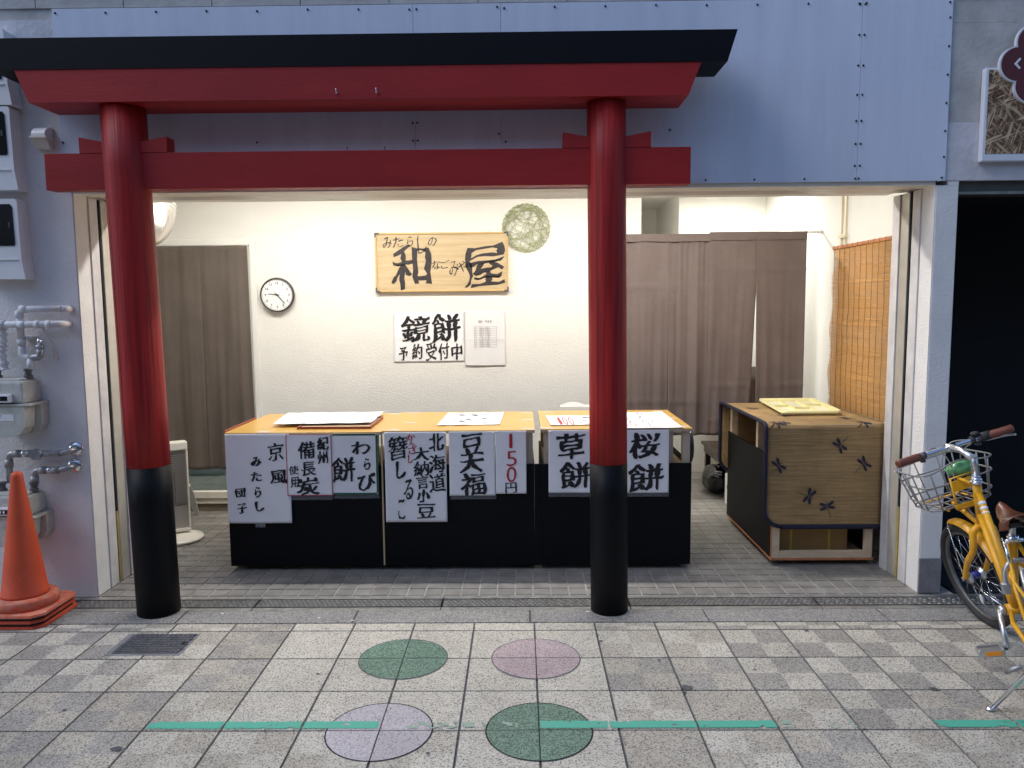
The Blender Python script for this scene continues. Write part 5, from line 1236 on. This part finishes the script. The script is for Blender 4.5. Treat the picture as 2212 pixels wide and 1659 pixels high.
# basket on a yellow carrier
def ring(z, fy, ry, hw, fr_=.06, dip=0.):
    pts = []
    for cx_, cy_, a0 in ((hw-fr_, fy-fr_, 0), (-hw+fr_, fy-fr_, 90), (-hw+fr_, ry+fr_, 180), (hw-fr_, ry+fr_, 270)):
        for k in range(6):
            a = R(a0+90*k/5); p = (cx_+fr_*math.cos(a), cy_+fr_*math.sin(a)); pts.append(p)
    out = []
    for i, p in enumerate(pts):
        q = pts[(i+1) % len(pts)]; m_ = max(1, int(math.hypot(q[0]-p[0], q[1]-p[1])/.03))
        for k in range(m_):
            x, y = p[0]+(q[0]-p[0])*k/m_, p[1]+(q[1]-p[1])*k/m_
            zz = z-(dip*math.exp(-(x/.09)**2) if y < (fy+ry)/2 else 0); out.append(sv(x, y, zz))
    return out
bk = thing('basket', None, None); bk.parent = bike; ORG[bk.name] = Vector((0,0,0))
RG = ((.842, .170, -.130, .185, -.03), (.775, .160, -.120, .175, 0), (.690, .145, -.105, .160, 0), (.652, .135, -.095, .15, 0))
b = B()
for z, fy, ry, hw, dp in RG: b.tube(ring(z, fy, ry, hw, .06, dp), .0042, 7, closed=True)
for x in (-.14, -.06, .06, .14):
    for yi in (0, 1):
        pts = []
        for z, fy, ry, hw, dp in RG: yy = fy if yi == 0 else ry; pts.append(sv(x*hw/.185, yy, z))
        b.tube(pts, .0036, 6)
for y in (-.04, .03, .10):
    for s_ in (-1, 1): b.tube([sv(s_*hw, y*(fy/.17), z) for z, fy, ry, hw, dp in RG], .0036, 6)
z, fy, ry, hw, dp = RG[-1]
for x in (-.10, -.05, 0, .05, .10): b.tube([sv(x, ry, z), sv(x, fy, z)], .0034, 6)
for y in (-.05, .02, .09): b.tube([sv(-hw, y, z-.005), sv(hw, y, z-.005)], .0034, 6)
bp('wire_mesh', b, 'wiregrey', bk)
b = B(); b.tube([sv(-.09, -.10, .645), sv(-.09, .12, .643), sv(.09, .12, .643), sv(.09, -.10, .645)], .0055, 8); b.tube([sv(-.06, -.125, .645), sv(-.06, -.135, .80), sv(.06, -.135, .80), sv(.06, -.125, .645), sv(-.06, -.125, .645)], .006, 8)
b.box(-.06, .06, -.139, -.135, .735, .785, xf=ST); b.box(-.075, .06, -.142, -.136, .655, .672, xf=ST); b.tube([sv(0, .02, .638), hb_+V(0, .03, -.02)], .012, 10); b.tube([sv(-.02, -.13, .79), hs-ax*.02], .008, 8); bp('carrier', b, 'bikeyellow', bk)
# saddle, seat post
b = B(); b.tube([V(0, -.652, .640), V(0, -.690, .715)], .0125, 12); sp_ = bp('seat_post', b, 'alu')
b = B(); b.tube([V(-.03, -.657, .632), V(.035, -.657, .632)], .009, 10); b.tube([V(-.034, -.645, .640), V(-.04, -.69, .62), V(-.045, -.73, .565)], .0065, 8); b.tube([V(0, -.653, .628), V(0, -.657, .655)], .022, 14); bp('seat_clamp', b, 'chrome', sp_)
def sad(u, v):
    y = -.560-.285*v; wd = .022+.010*math.sin(v*3.1)+.066*max(0, (v-.30)/.70)**1.3
    if v > .93: wd *= math.sqrt(max(.05, 1-((v-.93)/.075)**2*.75))
    if v < .04: wd *= .55
    a = math.pi*u; x = -wd*math.cos(a); h = .775-.012*math.sin(v*math.pi)+.016*v*v
    return (x, y, h-.052*(1-math.sin(a)**.55)-(.018 if v < .03 else 0))
b = B(); b.grid(sad, 16, 26, thick=(0, 0, -.004)); sd_ = bp('saddle', b, 'brownleather')
b = B()
for s_ in (-1, 1): b.tube(spline([V(s_*.012, -.585, .738), V(s_*.022, -.67, .712), V(s_*.022, -.74, .712), V(s_*.05, -.82, .735)], 5), .0035, 7)
b.box(-.028, .028, -.715, -.665, .700, .722, 0, .004); bp('rails', b, 'iron', sd_)
# cranks, pedals, stand, ring lock
b = B(); b.tube([V(-.038, -.472, .272), V(-.060, -.472, .272)], .020, 14); b.tube([V(-.060, -.472, .272), V(-.070, -.52, .21), V(-.078, -.570, .145)], [.0135, .011, .0125], 10); ck = bp('left_crank', b, 'alu')
pc = V(-.145, -.572, .143)
b = B(); b.tube([V(-.078, -.570, .145), pc+V(.02, 0, 0)], .007, 8); bp('pedal_axle', b, 'iron', ck)
b = B(); b.box(-.048, .048, -.034, -.027, -.013, .013, 0, .004, Matrix.Translation(pc)); b.box(-.048, .048, .027, .034, -.013, .013, 0, .004, Matrix.Translation(pc)); b.box(-.05, -.041, -.03, .03, -.012, .012, 0, .004, Matrix.Translation(pc)); b.box(.041, .05, -.03, .03, -.012, .012, 0, .004, Matrix.Translation(pc)); b.box(-.042, .042, -.012, .012, -.009, .009, 0, .003, Matrix.Translation(pc)); pd = bp('pedal', b, 'alu')
b = B(); b.box(-.026, .036, -.0375, -.0345, -.008, .010, 0, .001, Matrix.Translation(pc)); b.box(-.026, .036, .0345, .0375, -.008, .010, 0, .001, Matrix.Translation(pc)); bp('pedal_reflector', b, 'orange', pd)
b = B(); b.tube([V(.060, -.472, .272), V(.078, -.37, .42)], .012, 10); b.box(.08, .17, -.40, -.34, .41, .436, 0, .004); bp('right_crank', b, 'alu')
b = B(); b.lathe([(.085, -.002), (.088, 0), (.085, .002)], (.050, -.472, .272), 36, axis='x'); bp('chainring', b, 'galv')
foot = BM.inverted() @ Vector((1.763, -.769, .008)); piv = V(-.072, -.925, .235)
b = B(); b.tube([piv, piv.lerp(foot, .06), foot], [.013, .0095, .0075], 10); b.ball(foot+V(-.003, 0, .002), .013, sq=(1.5, 1., .6)); ks = bp('kickstand', b, 'chrome')
b = B(); b.box(-.085, -.066, -.955, -.905, .215, .27, 0, .005); b.tube([piv.lerp(foot, .12)+V(-.02, .02, .01), piv.lerp(foot, .30)+V(-.045, .04, .01)], .009, 10); bp('stand_bracket', b, 'galv', ks)
b = B(); arc = [V(.045*math.cos(a)*1.25, -.655, .475+.075*math.sin(a)) for a in [R(-30+240*k/16) for k in range(17)]]; b.tube(arc, .011, 10); b.box(-.075, -.045, -.67, -.64, .415, .46, 0, .006); bp('ring_lock', b, 'alu')
# crumpled green packet in the basket
b = B()
def pk(u, v):
    a = 2*math.pi*u; t = math.pi*v; p = Vector((math.sin(t)*math.cos(a), math.sin(t)*math.sin(a), math.cos(t))); k = 1+.28*noise.noise(p*3.1)+.12*noise.noise(p*9)
    q = sv(.055+.075*p.x*k, -.045+.05*p.y*k, .805+.036*p.z*k); return BM @ q
b.grid(pk, 24, 16); solo('green_packet', b, 'greenplastic', 'crumpled green plastic packet lying in the bicycle basket', 'packet', tuple(BM @ sv(.055, -.045, .77)))
